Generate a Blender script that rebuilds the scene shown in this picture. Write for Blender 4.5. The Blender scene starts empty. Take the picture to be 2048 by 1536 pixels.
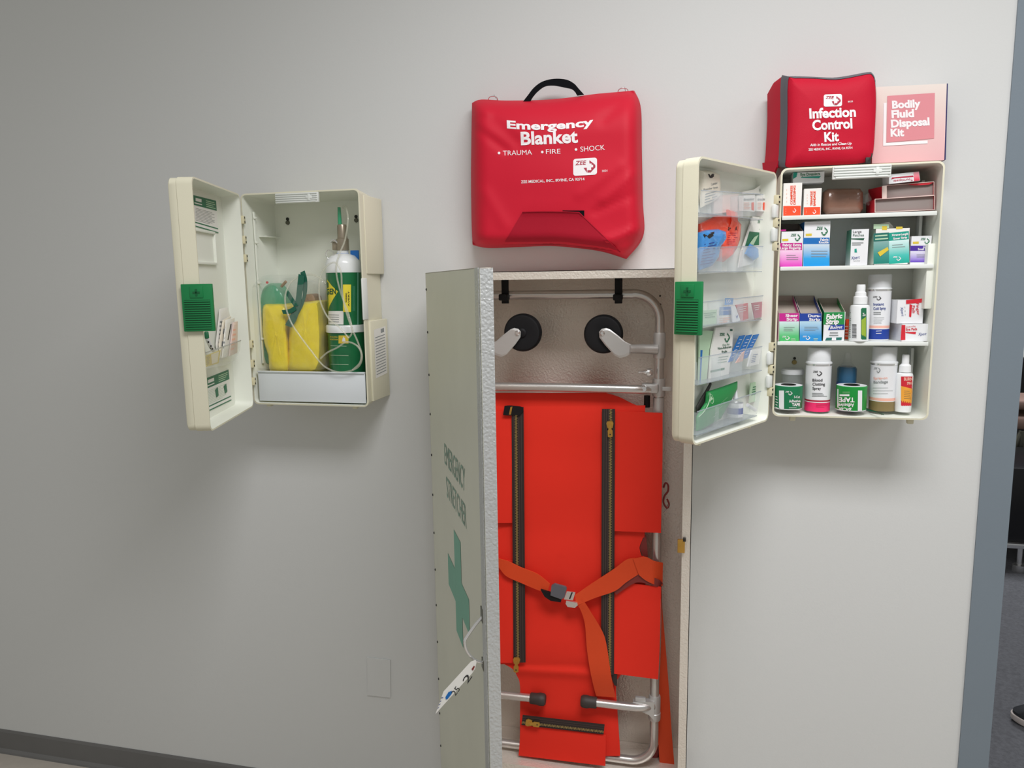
import bpy, bmesh, math, random
from mathutils import Vector, Matrix, noise
from mathutils.bvhtree import BVHTree
random.seed(7)
S = bpy.context.scene
COL = S.collection

# ------------------------------------------------------------------ camera
D, H, FPX = 1.7414, 1.5, 1450.0            # distance to wall, eye height, focal length in pixels of 2048
R = Matrix(((0.97381454, 0.01744587, -0.22667353),
            (0.22683254, -0.14139635, 0.96361511),
            (-0.01523971, -0.98979933, -0.14165111)))
cd = bpy.data.cameras.new('camera'); cam = bpy.data.objects.new('camera', cd); COL.objects.link(cam)
cd.sensor_width = 36; cd.lens = FPX / 2048 * 36; cd.clip_start = 0.05; cd.clip_end = 50
cx, cy, cz = R.col[0], -R.col[1], -R.col[2]
cam.matrix_world = Matrix(((cx[0], cy[0], cz[0], 0), (cx[1], cy[1], cz[1], -D), (cx[2], cy[2], cz[2], H), (0, 0, 0, 1)))
S.camera = cam

# ------------------------------------------------------------------ light and exposure
w = bpy.data.worlds.new('world'); S.world = w; w.use_nodes = True
w.node_tree.nodes['Background'].inputs[0].default_value = (1.0, 0.985, 0.93, 1)
w.node_tree.nodes['Background'].inputs[1].default_value = 0.34
def area(name, loc, sx, sy, e, col=(1, 1, 1), rot=(0, 0, 0)):
    l = bpy.data.lights.new(name, 'AREA'); l.shape = 'RECTANGLE'; l.size = sx; l.size_y = sy
    l.energy = e; l.color = col; l.spread = math.radians(162)     # louvred troffers
    o = bpy.data.objects.new(name, l); o.location = loc; o.rotation_euler = rot; COL.objects.link(o); return o
area('ceiling_lamp', (0.32, -1.3, 2.75), 1.2, 0.6, 36, (1, 0.98, 0.99))
area('ceiling_lamp', (2.3, -1.5, 2.75), 1.2, 0.6, 14, (0.93, 0.97, 1))
area('ceiling_lamp', (1.6, 2.6, 2.75), 1.2, 0.6, 42, (0.95, 0.97, 1))
S.view_settings.view_transform = 'Standard'; S.view_settings.look = 'None'
S.view_settings.gamma = 1; S.view_settings.exposure = 0.09; S.view_settings.use_curve_mapping = False

# ------------------------------------------------------------------ helpers: pixels of the photograph to places
CAM = Vector((0, -D, H))
def ray(px, py): return R @ Vector((px - 1024, py - 768, FPX))
def at(px, py, dep):                        # the point a given distance in front of the wall
    r = ray(px, py); return CAM + r * ((D - dep) / r[1])
def onplane(px, py, p0, n):
    r = ray(px, py); return CAM + r * ((p0 - CAM).dot(n) / r.dot(n))
def FP(dep): 
    def f(px, py, off=0): return at(px, py, dep) + Vector((0, -off, 0))
    return f
def HP(z):                                  # horizontal plane
    def f(px, py, off=0): return onplane(px, py, Vector((0, 0, z)), Vector((0, 0, 1))) + Vector((0, 0, off))
    return f
class Frame:                                # a standing plane: u along it, v along its normal, z up
    def __init__(s, o, u, n): s.o = Vector((o[0], o[1], 0)); s.u = Vector((u[0], u[1], 0)).normalized(); s.n = Vector((n[0], n[1], 0)).normalized()
    def xf(s, u, v, z): return s.o + s.u * u + s.n * v + Vector((0, 0, z))
    def map(s, v):
        def f(px, py, off=0): return onplane(px, py, s.o + s.n * v, s.n) + s.n * off
        return f
    def uz(s, px, py, v):
        p = onplane(px, py, s.o + s.n * v, s.n); return (p - s.o).dot(s.u), p.z
def CAST(b, dep=0.1):                       # onto the surface of a finished builder
    t = BVHTree.FromPolygons(b.v, b.f); mid = sum(b.v, Vector()) / len(b.v)
    def f(px, py, off=0):
        r = ray(px, py).normalized(); h = t.ray_cast(CAM, r)
        if h[0] is not None: p = h[0]
        else: p = t.find_nearest(CAM + r * ((mid - CAM).dot(r)))[0]
        return p - r * off
    f.curved = True
    return f

# ------------------------------------------------------------------ materials
def lin(c): return c / 12.92 if c <= 0.04045 else ((c + 0.055) / 1.055) ** 2.4
def rgb(h): return tuple(lin(int(h[i:i + 2], 16) / 255) for i in (0, 2, 4)) + (1,)
MAT = {}
def mat(name, h, rough=0.5, metal=0.0, bump=None, var=0.06, vs=8, alpha=None, trans=0, coat=0, spec=0.5, sheen=0):
    m = bpy.data.materials.new(name); m.use_nodes = True; nt = m.node_tree; N = nt.nodes; L = nt.links
    p = N['Principled BSDF']; p.inputs['Roughness'].default_value = rough; p.inputs['Metallic'].default_value = metal
    p.inputs['Specular IOR Level'].default_value = spec
    tc = N.new('ShaderNodeTexCoord')
    nz = N.new('ShaderNodeTexNoise'); nz.inputs['Scale'].default_value = vs; nz.inputs['Detail'].default_value = 4
    L.new(tc.outputs['Object'], nz.inputs['Vector'])
    mx = N.new('ShaderNodeMix'); mx.data_type = 'RGBA'
    c = rgb(h); mx.inputs[6].default_value = tuple(x * (1 - var) for x in c[:3]) + (1,)
    mx.inputs[7].default_value = tuple(min(1, x * (1 + var)) for x in c[:3]) + (1,)
    L.new(nz.outputs['Fac'], mx.inputs[0]); L.new(mx.outputs[2], p.inputs['Base Color'])
    if bump:
        bn = N.new('ShaderNodeTexNoise'); bn.inputs['Scale'].default_value = bump[0]; bn.inputs['Detail'].default_value = 3
        L.new(tc.outputs['Object'], bn.inputs['Vector'])
        b = N.new('ShaderNodeBump'); b.inputs['Strength'].default_value = bump[1]; b.inputs['Distance'].default_value = bump[2] if len(bump) > 2 else 0.001
        L.new(bn.outputs['Fac'], b.inputs['Height']); L.new(b.outputs[0], p.inputs['Normal'])
    if coat: p.inputs['Coat Weight'].default_value = coat
    if trans: p.inputs['Transmission Weight'].default_value = trans
    if sheen: p.inputs['Sheen Weight'].default_value = sheen
    if alpha is not None:
        t = N.new('ShaderNodeBsdfTransparent'); ms = N.new('ShaderNodeMixShader'); ms.inputs[0].default_value = alpha
        L.new(t.outputs[0], ms.inputs[1]); L.new(p.outputs[0], ms.inputs[2]); L.new(ms.outputs[0], N['Material Output'].inputs[0])
    MAT[name] = m; return name
def gradmat(name, stops, rough=0.4):        # a printed fade from the bottom (0) to the top (1) of the printed piece
    m = bpy.data.materials.new(name); m.use_nodes = True; nt = m.node_tree; N = nt.nodes; L = nt.links
    p = N['Principled BSDF']; p.inputs['Roughness'].default_value = rough
    a = N.new('ShaderNodeAttribute'); a.attribute_name = 'fade'
    cr = N.new('ShaderNodeValToRGB'); e = cr.color_ramp.elements
    e[0].position = stops[0][0]; e[0].color = rgb(stops[0][1]); e[1].position = stops[-1][0]; e[1].color = rgb(stops[-1][1])
    for q, h in stops[1:-1]: x = e.new(q); x.color = rgb(h)
    L.new(a.outputs['Fac'], cr.inputs[0]); L.new(cr.outputs[0], p.inputs['Base Color']); MAT[name] = m; return name

mat('wall', 'd3d5d4', 0.75, bump=(260, 0.25, 0.0006), var=0.012, vs=2)
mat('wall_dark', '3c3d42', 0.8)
mat('baseboard', '6a6a69', 0.5, var=0.1)
mat('tile', 'b9b2a8', 0.45, var=0.12, vs=30)
mat('carpet', '66676c', 0.95, bump=(300, 0.9, 0.004), var=0.45, vs=90)
mat('frame_paint', '76828c', 0.45, bump=(200, 0.15), var=0.03)
mat('cream', 'dedbc4', 0.42, var=0.03, vs=5, bump=(400, 0.1))
mat('white_plastic', 'e2e6e2', 0.4, var=0.015)
mat('inner', 'ebeee4', 0.45, var=0.02)
mat('tray_white', 'dfe5ea', 0.35, var=0.015)
mat('green_latch', '0d7a42', 0.4, var=0.04)
mat('green_latch_dark', '075a31', 0.4)
mat('brass_hinge', 'd8d1b0', 0.4)
mat('dark', '23231f', 0.6)
mat('screw', '6c6c62', 0.35, 0.8)
mat('chrome', 'e6e6e6', 0.16, 0.85)
mat('alu_tube', 'd0cecb', 0.27, 0.8, bump=(60, 0.05), var=0.05)
mat('alu_cast', 'c9c9c7', 0.42, 0.6, bump=(90, 0.25), var=0.08)
mat('rubber', '101114', 0.6, spec=0.3, var=0.15)
mat('rubber_brown', '37302d', 0.6, var=0.2, vs=40)
mat('brass', 'c79a48', 0.32, 0.7, var=0.15, vs=40)
mat('brass_old', 'a8945e', 0.4, 0.5, var=0.2, vs=60)
mat('red_cloth', 'cb1430', 0.6, bump=(900, 0.25, 0.0004), var=0.06, vs=6, spec=0.3)
mat('red_flap', 'a5132a', 0.7, spec=0.2, bump=(900, 0.3, 0.0004), var=0.06)
mat('red_bag', 'c00e2e', 0.65, spec=0.25, bump=(700, 0.4, 0.0005), var=0.08, vs=9)
mat('zip_gray', '5b5c63', 0.6, var=0.08)
mat('orange_canvas', 'e83324', 0.7, spec=0.2, bump=(1100, 0.2, 0.0004), var=0.05, vs=5)
mat('orange_strap', 'da4a22', 0.6, spec=0.3, bump=(1500, 0.35, 0.0005), var=0.06)
mat('strap_dark', '7d2a26', 0.6, var=0.15)
mat('zip_black', '2b211f', 0.6)
mat('zip_stripe', '5a4c49', 0.6)
mat('black_web', '0a0b10', 0.8, spec=0.15, bump=(900, 0.4))
mat('ink_white', 'f2eef0', 0.5, var=0.01)
mat('ink_black', '1c1c20', 0.5)
mat('ink_gray', '8a8f90', 0.5)
mat('ink_green', '1b6e49', 0.5)
mat('ink_darkgreen', '0e5138', 0.5)
mat('ink_red', 'cf2132', 0.5)
mat('ink_maroon', 'b02440', 0.5)
mat('ink_blue', '27408c', 0.5)
mat('ink_yellow', 'ead83a', 0.5)
mat('ink_gold', 'dcc23c', 0.5)
mat('door_green', '6fae97', 0.5, var=0.08, vs=40)
mat('door_ink', '86a696', 0.6, var=0.12, vs=60)
mat('paper', 'ecebe6', 0.6, var=0.02)
mat('paper_green', 'b8d4b4', 0.6)
mat('cardboard', 'a99f94', 0.75, var=0.06)
mat('cardboard_gray', '8d8480', 0.75, var=0.06)
mat('cardboard_dim', '9a8f83', 0.75, var=0.06)
mat('yellow_bag', 'ffe208', 0.3, bump=(45, 0.6, 0.004), var=0.1, vs=30, coat=0.4)
mat('tan', 'a07f5c', 0.5, bump=(60, 0.5, 0.002), var=0.25, vs=40)
mat('brown_wrap', '8a6554', 0.28, bump=(50, 0.7, 0.003), var=0.25, vs=25, coat=0.6)
mat('green_mask', '2fae7e', 0.25, var=0.1, alpha=0.7, coat=0.5)
mat('green_band', '17604c', 0.55)
mat('clear', 'eef2f0', 0.08, alpha=0.06, coat=1.0, spec=1.0, bump=(40, 0.8, 0.006))
m_ = MAT['clear']; g_ = m_.node_tree.nodes.new('ShaderNodeBsdfGlossy'); g_.inputs['Roughness'].default_value = 0.13; x_ = m_.node_tree.nodes.new('ShaderNodeMixShader'); x_.inputs[0].default_value = 0.07
m_.node_tree.links.new([n for n in m_.node_tree.nodes if n.type == 'BUMP'][0].outputs[0], g_.inputs['Normal']); o_ = m_.node_tree.nodes['Material Output']
m_.node_tree.links.new(o_.inputs[0].links[0].from_socket, x_.inputs[1]); m_.node_tree.links.new(g_.outputs[0], x_.inputs[2]); m_.node_tree.links.new(x_.outputs[0], o_.inputs[0])
mat('clear_tray', 'dfe7ea', 0.1, alpha=0.2, coat=0.3, bump=(14, 0.2, 0.004))
mat('clear_edge', 'b3bdc6', 0.12, alpha=0.5)
mat('clear_tube', 'dcdccb', 0.12, alpha=0.32, coat=0.6)
mat('bottle_green', '0f6b3e', 0.25, var=0.03, coat=0.3)
mat('bottle_white', 'eceff0', 0.25, var=0.01, coat=0.3)
mat('bottle_darkgreen', '0a5a36', 0.3)
mat('regulator', 'a39887', 0.3, 0.6, var=0.15, vs=30)
mat('blue_plastic', '2273c8', 0.4)
mat('orange_print', 'f04b22', 0.5)
mat('salmon', 'f2b9a8', 0.5)
mat('magenta_print', 'c4208c', 0.45)
mat('blue_print', '0a6bb8', 0.45)
mat('navy_print', '1c3f9b', 0.45)
mat('green_print', '1f8a45', 0.45)
mat('teal_print', '0f9a87', 0.45)
mat('teal_dark', '1d6c62', 0.45)  # dark print; on the teal carton a side band with shade painted in
mat('purple_print', '4a2b9a', 0.45)
mat('pink_print', 'ef2f6e', 0.4)
mat('red_print', 'e02b36', 0.45)
mat('brown_print', '84734a', 0.45)
mat('olive_print', '9ab53c', 0.45)
mat('tape_green', '12794c', 0.4)
mat('tape_bright', '129038', 0.4)
mat('can_white', 'e9ebee', 0.35, var=0.01)
mat('cap_white', 'dcdfe1', 0.4, var=0.01)
mat('blue_liquid', '2f6b93', 0.15, alpha=0.75, coat=0.5)
mat('burn_yellow', 'f0a63a', 0.45)
mat('glove_orange', 'ff5236', 0.35, bump=(40, 0.8, 0.004), var=0.12, vs=40, coat=0.4)
mat('glove_blue', '3c86c8', 0.3, bump=(45, 0.8, 0.004), var=0.16, vs=45, coat=0.6)
mat('cream_packet', 'ebe3d2', 0.4, bump=(40, 0.5, 0.003), var=0.05, coat=0.3)
mat('pink_packet', 'e8d3cb', 0.45)
mat('pink_label', 'dc8d95', 0.35, var=0.06, vs=12)
mat('navy', '2d2a60', 0.4)
mat('skin_brown', '8d7268', 0.7, var=0.2, vs=12)
mat('black_furniture', '141317', 0.35)
mat('shoe_black', '202228', 0.7, bump=(500, 0.5))
mat('shoe_sole', 'c9bfba', 0.6)
# stucco embossed aluminium
def stucco(name, h, sc, st, rough, metal):
    mat(name, h, rough, metal, var=0.08, vs=3); nt = MAT[name].node_tree; N = nt.nodes; L = nt.links; p = N['Principled BSDF']
    tc = N.new('ShaderNodeTexCoord'); a = N.new('ShaderNodeTexNoise'); a.inputs['Scale'].default_value = sc * 0.6; a.inputs['Detail'].default_value = 1; a.inputs['Distortion'].default_value = 1.2
    v = N.new('ShaderNodeTexVoronoi'); v.feature = 'SMOOTH_F1'; v.inputs['Scale'].default_value = sc
    L.new(tc.outputs['Object'], a.inputs['Vector']); L.new(tc.outputs['Object'], v.inputs['Vector'])
    ad = N.new('ShaderNodeMath'); ad.operation = 'ADD'; L.new(a.outputs['Fac'], ad.inputs[0]); L.new(v.outputs['Distance'], ad.inputs[1])
    b = N.new('ShaderNodeBump'); b.inputs['Strength'].default_value = st; b.inputs['Distance'].default_value = 0.0012
    L.new(ad.outputs[0], b.inputs['Height']); L.new(b.outputs[0], p.inputs['Normal'])
stucco('stucco', 'e0d9ce', 240, 0.6, 0.36, 0.35)
stucco('stucco_rim', 'c3c6c6', 230, 0.8, 0.4, 0.5)
mat('door_sheet', 'dadbcc', 0.5, 0.15, var=0.07, vs=6, bump=(8, 0.2, 0.003))
# fades printed on the cartons; one teal copy has shade mixed in
gradmat('fade_magenta', [(0, 'd22fb0'), (0.25, 'e46cc8'), (1, 'f3cfe9')])
gradmat('fade_blue', [(0, '0d93dc'), (0.35, '2ba3e4'), (1, 'cfdce6')])
gradmat('fade_green', [(0, '3db35c'), (0.3, '58bf77'), (1, 'd3e9ea')])
gradmat('fade_dura', [(0, '1886cf'), (0.3, '3497d6'), (1, 'bcdcec')])
gradmat('fade_teal', [(0, '0aa08c'), (0.35, '49bfb4'), (1, 'd6eeee')])
gradmat('fade_teal_shaded', [(0, '157a6c'), (0.4, '3f9088'), (1, '8db3af')])  # teal fade darkened: the side face's shade is put into the colour
gradmat('fade_purple', [(0, '5a34b4'), (0.3, '9f8bd4'), (1, 'e6e4f0')])
gradmat('fade_side', [(0, 'e6efe9'), (0.5, '7bc29c'), (1, '3f9d70')])
gradmat('fade_red', [(0, 'f4e9ec'), (1, 'e32f4a')])
gradmat('fade_redflip', [(0, 'dd1c46'), (1, 'f0a8b4')])
gradmat('fade_pink', [(0, 'e6b2b6'), (0.4, 'e6c0bf'), (0.7, 'e4cfc8'), (1, 'e6dcd4')])

# ------------------------------------------------------------------ mesh builder
TEXT = {}
def text2d(s, bold=0.0, res=3):
    k = (s, bold)
    if k in TEXT: return TEXT[k]
    c = bpy.data.curves.new('t', 'FONT'); c.body = s; c.size = 1; c.resolution_u = res; c.offset = bold; c.fill_mode = 'FRONT'
    o = bpy.data.objects.new('t', c); COL.objects.link(o); dg = bpy.context.evaluated_depsgraph_get(); dg.update()
    me = o.evaluated_get(dg).to_mesh(); vs = [(q.co.x, q.co.y) for q in me.vertices]; fs = [tuple(p.vertices) for p in me.polygons]
    o.evaluated_get(dg).to_mesh_clear(); bpy.data.objects.remove(o); bpy.data.curves.remove(c)
    x0 = min(v[0] for v in vs); x1 = max(v[0] for v in vs)
    vs = [((x - x0) / (x1 - x0), y / 0.69) for x, y in vs]; TEXT[k] = (vs, fs); return TEXT[k]
def rrect(u0, u1, z0, z1, r, n=5):
    o = []
    for cxx, czz, a0 in ((u1 - r, z1 - r, 0), (u0 + r, z1 - r, 90), (u0 + r, z0 + r, 180), (u1 - r, z0 + r, 270)):
        for i in range(n + 1):
            a = math.radians(a0 + 90 * i / n); o.append((cxx + r * math.cos(a), czz + r * math.sin(a)))
    return o
def catmull(P, n=6, closed=False):
    P = [Vector(p) for p in P]; o = []; m = len(P)
    for i in range(m if closed else m - 1):
        if closed: a, b, c, d = P[i - 1], P[i], P[(i + 1) % m], P[(i + 2) % m]
        else: a, b, c, d = P[max(i - 1, 0)], P[i], P[i + 1], P[min(i + 2, m - 1)]
        for k in range(n):
            t = k / n; o.append(0.5 * ((2 * b) + (c - a) * t + (2 * a - 5 * b + 4 * c - d) * t * t + (3 * b - a - 3 * c + d) * t ** 3))
    if not closed: o.append(P[-1])
    return o
IDX = lambda x, y, z: Vector((x, y, z))
class B:
    def __init__(s): s.v = []; s.f = []; s.m = []; s.s = []; s.g = {}
    def add(s, vs, fs, m, smooth=False, fade=None):
        k = len(s.v); s.v += [Vector(v) for v in vs]
        for i, f in enumerate(fs): s.f.append(tuple(j + k for j in f)); s.m.append(m if isinstance(m, str) else m[i]); s.s.append(smooth)
        if fade:
            for i, q in enumerate(fade): s.g[k + i] = q
        return s
    def box(s, x0, x1, y0, y1, z0, z1, m, xf=IDX, mats=None):
        vs = [xf(x, y, z) for z in (z0, z1) for y in (y0, y1) for x in (x0, x1)]
        fs = [(0, 2, 3, 1), (4, 5, 7, 6), (0, 1, 5, 4), (2, 6, 7, 3), (0, 4, 6, 2), (1, 3, 7, 5)]   # bottom top y0 y1 x0 x1
        return s.add(vs, fs, mats or m)
    def rbox(s, x0, x1, y0, y1, z0, z1, r, m, xf=IDX, seg=2, smooth=True):
        bm = bmesh.new(); bmesh.ops.create_cube(bm, size=1)
        for v in bm.verts: v.co = Vector(((x0 + x1) / 2 + v.co.x * (x1 - x0), (y0 + y1) / 2 + v.co.y * (y1 - y0), (z0 + z1) / 2 + v.co.z * (z1 - z0)))
        bmesh.ops.bevel(bm, geom=bm.edges[:], offset=r, segments=seg, affect='EDGES', profile=0.5)
        bm.verts.index_update(); s.add([xf(*v.co) for v in bm.verts], [tuple(v.index for v in f.verts) for f in bm.faces], m, smooth); bm.free(); return s
    def loft(s, loops, m, cap0=True, cap1=True, smooth=True, closed=True):
        n = len(loops[0]); vs = [p for l in loops for p in l]; fs = []; ms = []
        for i in range(len(loops) - 1):
            for j in range(n if closed else n - 1):
                k = (j + 1) % n; fs.append((i * n + j, i * n + k, (i + 1) * n + k, (i + 1) * n + j)); ms.append(m if isinstance(m, str) else m[i])
        s.add(vs, fs, ms, smooth)
        if cap0: s.add(loops[0], [tuple(range(n))], m if isinstance(m, str) else m[0])
        if cap1: s.add(loops[-1], [tuple(range(n))], m if isinstance(m, str) else m[-1])
        return s
    def lathe(s, prof, c, m, n=28, up=Vector((0, 0, 1)), smooth=True, cap=True):
        up = up.normalized(); a = up.orthogonal().normalized(); b = up.cross(a); c = Vector(c)
        return s.loft([[c + up * z + (a * math.cos(2 * math.pi * j / n) + b * math.sin(2 * math.pi * j / n)) * max(r, 1e-5) for j in range(n)] for r, z in prof], m, cap, cap, smooth)
    def cyl(s, p0, p1, r0, m, r1=None, n=20, smooth=True):
        p0, p1 = Vector(p0), Vector(p1); return s.lathe([(r0, 0), (r0 if r1 is None else r1, (p1 - p0).length)], p0, m, n, p1 - p0, smooth)
    def tube(s, P, r, m, n=12, closed=False, sub=6):
        P = catmull(P, sub, closed) if sub else [Vector(p) for p in P]; L = []; a = None; P = [p for i, p in enumerate(P) if i == 0 or (p - P[i - 1]).length > 1e-6]
        for i, p in enumerate(P):
            if closed: t = P[(i + 1) % len(P)] - P[i - 1]
            else: t = P[min(i + 1, len(P) - 1)] - P[max(i - 1, 0)]
            t.normalize()
            a = t.orthogonal().normalized() if a is None else (a - t * a.dot(t)).normalized()
            b = t.cross(a); rr = r(i / (len(P) - 1)) if callable(r) else r
            L.append([p + (a * math.cos(2 * math.pi * j / n) + b * math.sin(2 * math.pi * j / n)) * rr for j in range(n)])
        if closed: L.append(L[0]); return s.loft(L, m, False, False)
        return s.loft(L, m)
    def ribbon(s, L, Rr, t, m, nrm=Vector((0, -1, 0)), sub=5, smooth=True):       # between two edge lines, with a thickness
        L = catmull(L, sub); Rr = catmull(Rr, sub); lo = []
        for a, b in zip(L, Rr): lo.append([a, b, b - nrm * t, a - nrm * t])
        return s.loft(lo, m, smooth=False)
    def poly(s, P, mp, m, off=0.0004):
        if getattr(mp, 'curved', False):
            bm = bmesh.new(); bm.faces.new([bm.verts.new((p[0], p[1], 0)) for p in P])
            for k in (0, 1):
                lo = min(p[k] for p in P); hi = max(p[k] for p in P); n = int((hi - lo) / 3.2) + 1
                for i in range(1, n): bmesh.ops.bisect_plane(bm, geom=bm.verts[:] + bm.edges[:] + bm.faces[:], plane_co=[lo + (hi - lo) * i / n if j == k else 0 for j in range(3)], plane_no=[1 if j == k else 0 for j in range(3)])
            bm.verts.index_update(); vs = [mp(v.co.x, v.co.y, off) for v in bm.verts]; fs = [tuple(v.index for v in f.verts) for f in bm.faces]; bm.free()
            return s.add(vs, fs, m)
        return s.add([mp(p[0], p[1], off) for p in P], [tuple(range(len(P)))], m)
    def slab(s, P, mp, m, t, off=0.0):          # a flat piece with thickness, its front off above the surface
        n = len(P); return s.loft([[mp(p[0], p[1], off) for p in P], [mp(p[0], p[1], off - t) for p in P]], m, smooth=False)
    def quadfade(s, P, mp, m, off=0.0004, n=6):   # P: TL TR BR BL, fade 1 at top
        vs = []; fd = []; fs = []
        for i in range(n + 1):
            t = i / n
            for a, b in ((P[0], P[3]), (P[1], P[2])): vs.append(mp(a[0] + (b[0] - a[0]) * t, a[1] + (b[1] - a[1]) * t, off)); fd.append(1 - t)
        for i in range(n): fs.append((2 * i, 2 * i + 1, 2 * i + 3, 2 * i + 2))
        return s.add(vs, fs, m, False, fd)
    def puff(s, P, mp, m, t, base=0.0, wob=0.0):
        n = len(P); cxx = sum(p[0] for p in P) / n; cyy = sum(p[1] for p in P) / n; L = [[mp(p[0], p[1], base - t * 0.35) for p in P]]
        for k, (sc, o) in enumerate(((1, 0.0), (0.93, 0.55), (0.78, 0.85), (0.5, 1.0), (0.2, 1.02))):
            L.append([mp(cxx + (p[0] - cxx) * sc, cyy + (p[1] - cyy) * sc, base + t * o + wob * noise.noise(Vector((p[0] * .13, p[1] * .13, k * 2.3))) * (k > 0)) for p in P])
        return s.loft(L, m)
    def text(s, st, p0, p1, h, mp, m, bold=0.0, off=0.0008, lean=0, cut=0, bend=0, up=None):
        vs, fs = text2d(st, bold); p0 = Vector(p0); p1 = Vector(p1); d = p1 - p0; dn = d.normalized(); u = Vector((dn.y, -dn.x)) if up is None else Vector(up)
        if getattr(mp, 'curved', False): cut = max(cut, int(d.length / 3.5) + 1)
        if cut:
            bm = bmesh.new(); bv = [bm.verts.new((x, y, 0)) for x, y in vs]
            for f in fs:
                try: bm.faces.new([bv[i] for i in f])
                except ValueError: pass
            for i in range(1, cut): bmesh.ops.bisect_plane(bm, geom=bm.verts[:] + bm.edges[:] + bm.faces[:], plane_co=(i / cut, 0, 0), plane_no=(1, 0, 0))
            for q in (0.33, 0.66): bmesh.ops.bisect_plane(bm, geom=bm.verts[:] + bm.edges[:] + bm.faces[:], plane_co=(0, q, 0), plane_no=(0, 1, 0))
            bmesh.ops.triangulate(bm, faces=bm.faces[:]); bm.verts.index_update()
            vs = [(v.co.x, v.co.y) for v in bm.verts]; fs = [tuple(v.index for v in f.verts) for f in bm.faces]; bm.free()
        o = []
        for x, y in vs:
            q = p0 + d * x + u * (h * y) + dn * (lean * h * y); q.y += bend * 4 * x * (1 - x); o.append(mp(q.x, q.y, off))
        return s.add(o, fs, m)
    def lines(s, P, n, mp, m, off=0.0008, fill=0.4, short=0.35):      # rows of print too small to read
        for i in range(n):
            a = (i + 0.5 - fill / 2) / n; b = (i + 0.5 + fill / 2) / n; e = 1 - random.random() * short
            g = lambda t, q: (P[0][0] + (P[3][0] - P[0][0]) * t + ((P[1][0] + (P[2][0] - P[1][0]) * t) - (P[0][0] + (P[3][0] - P[0][0]) * t)) * q,
                              P[0][1] + (P[3][1] - P[0][1]) * t + ((P[1][1] + (P[2][1] - P[1][1]) * t) - (P[0][1] + (P[3][1] - P[0][1]) * t)) * q)
            s.poly([g(a, 0), g(a, e), g(b, e), g(b, 0)], mp, m, off)
        return s
    def logo(s, x0, y0, x1, y1, mp, mc, off=0.0008, word=True, wcol=None, rot=0):      # the word over a cross standing in a block, in a pixel rectangle
        X = lambda a: x0 + (x1 - x0) * a; Y = lambda b: y0 + (y1 - y0) * b
        c, sn = math.cos(rot), math.sin(rot); mx_, my_ = (x0 + x1) / 2, (y0 + y1) / 2
        T = lambda a, b: (mx_ + (X(a) - mx_) * c - (Y(b) - my_) * sn, my_ + (X(a) - mx_) * sn + (Y(b) - my_) * c)
        for P in ([(.69, .12), (.92, .40), (.78, .40), (.78, .31), (.69, .31)], [(.93, .42), (.93, .56), (.72, .86), (.58, .86), (.58, .72), (.75, .72), (.75, .56), (.84, .56), (.84, .42)],
                  [(.43, .56), (.56, .56), (.56, .86)]):
            s.poly([T(a, b) for a, b in P], mp, mc, off)
        if word: s.text('ZEE', T(.08, .36), T(.52, .36), (y1 - y0) * .24, mp, wcol or mc, 0.02, off, lean=.25, up=(sn, -c))
        return s
    def build(s, name, parent=None, tag=None, smooth=True):
        mats = []; 
        for q in s.m:
            if q not in mats: mats.append(q)
        W = WORLD[parent.name] if parent is not None else None
        if parent is not None: org = W
        else:
            xs = [v.x for v in s.v]; ys = [v.y for v in s.v]; zs = [v.z for v in s.v]
            org = Matrix.Translation(((min(xs) + max(xs)) / 2, (min(ys) + max(ys)) / 2, min(zs)))
        inv = org.inverted(); me = bpy.data.meshes.new(name)
        me.from_pydata([inv @ v for v in s.v], [], s.f); 
        for q in mats: me.materials.append(MAT[q])
        for i, p in enumerate(me.polygons): p.material_index = mats.index(s.m[i]); p.use_smooth = s.s[i]
        bm = bmesh.new(); bm.from_mesh(me); bmesh.ops.recalc_face_normals(bm, faces=bm.faces[:]); bm.to_mesh(me); bm.free()
        if s.g:
            a = me.attributes.new('fade', 'FLOAT', 'POINT')
            for i, q in s.g.items(): a.data[i].value = q
        o = bpy.data.objects.new(name, me); COL.objects.link(o)
        if parent is not None: o.parent = parent; WORLD[o.name] = W
        else: o.matrix_world = org; WORLD[o.name] = org
        if any(s.s):
            md = o.modifiers.new('edges', 'EDGE_SPLIT'); md.split_angle = math.radians(38)
        if tag: settag(o, *tag)
        return o
WORLD = {}
GROUPS = {'first aid cabinet': 'first aid cabinets on the wall', 'carton': 'cartons on the right cabinet shelves', 'dressing carton': 'small cartons in the door pockets', 'dressing packet': 'packets in the right door pockets',
          'wipe packet': 'wipe packets in the right door pockets', 'glove packet': 'glove packets in the right door pockets', 'wrapped stick': 'teal wrapped sticks in the door pocket', 'spray can': 'aerosol cans on the shelves',
          'spray bottle': 'spray bottles on the shelves', 'plastic pack': 'yellow packs in the left cabinet'}
def settag(o, label, cat, group=None):
    o['label'] = label; o['category'] = cat
    if not group: group = GROUPS.get(cat)
    if group and cat.endswith('packet') and cat != 'plastic pack': group = 'packets in the left door pocket' if 'left cabinet' in label or 'black-marked' in label else group
    if group: o['group'] = group
def thing(name, loc, label, cat, group=None, rz=0):
    o = bpy.data.objects.new(name, None); o.empty_display_size = 0.05; COL.objects.link(o)
    o.matrix_world = Matrix.Translation(loc) @ Matrix.Rotation(rz, 4, 'Z'); WORLD[o.name] = o.matrix_world.copy(); settag(o, label, cat, group); return o
def struct(name, b): o = b.build(name); o['kind'] = 'structure'; return o

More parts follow.
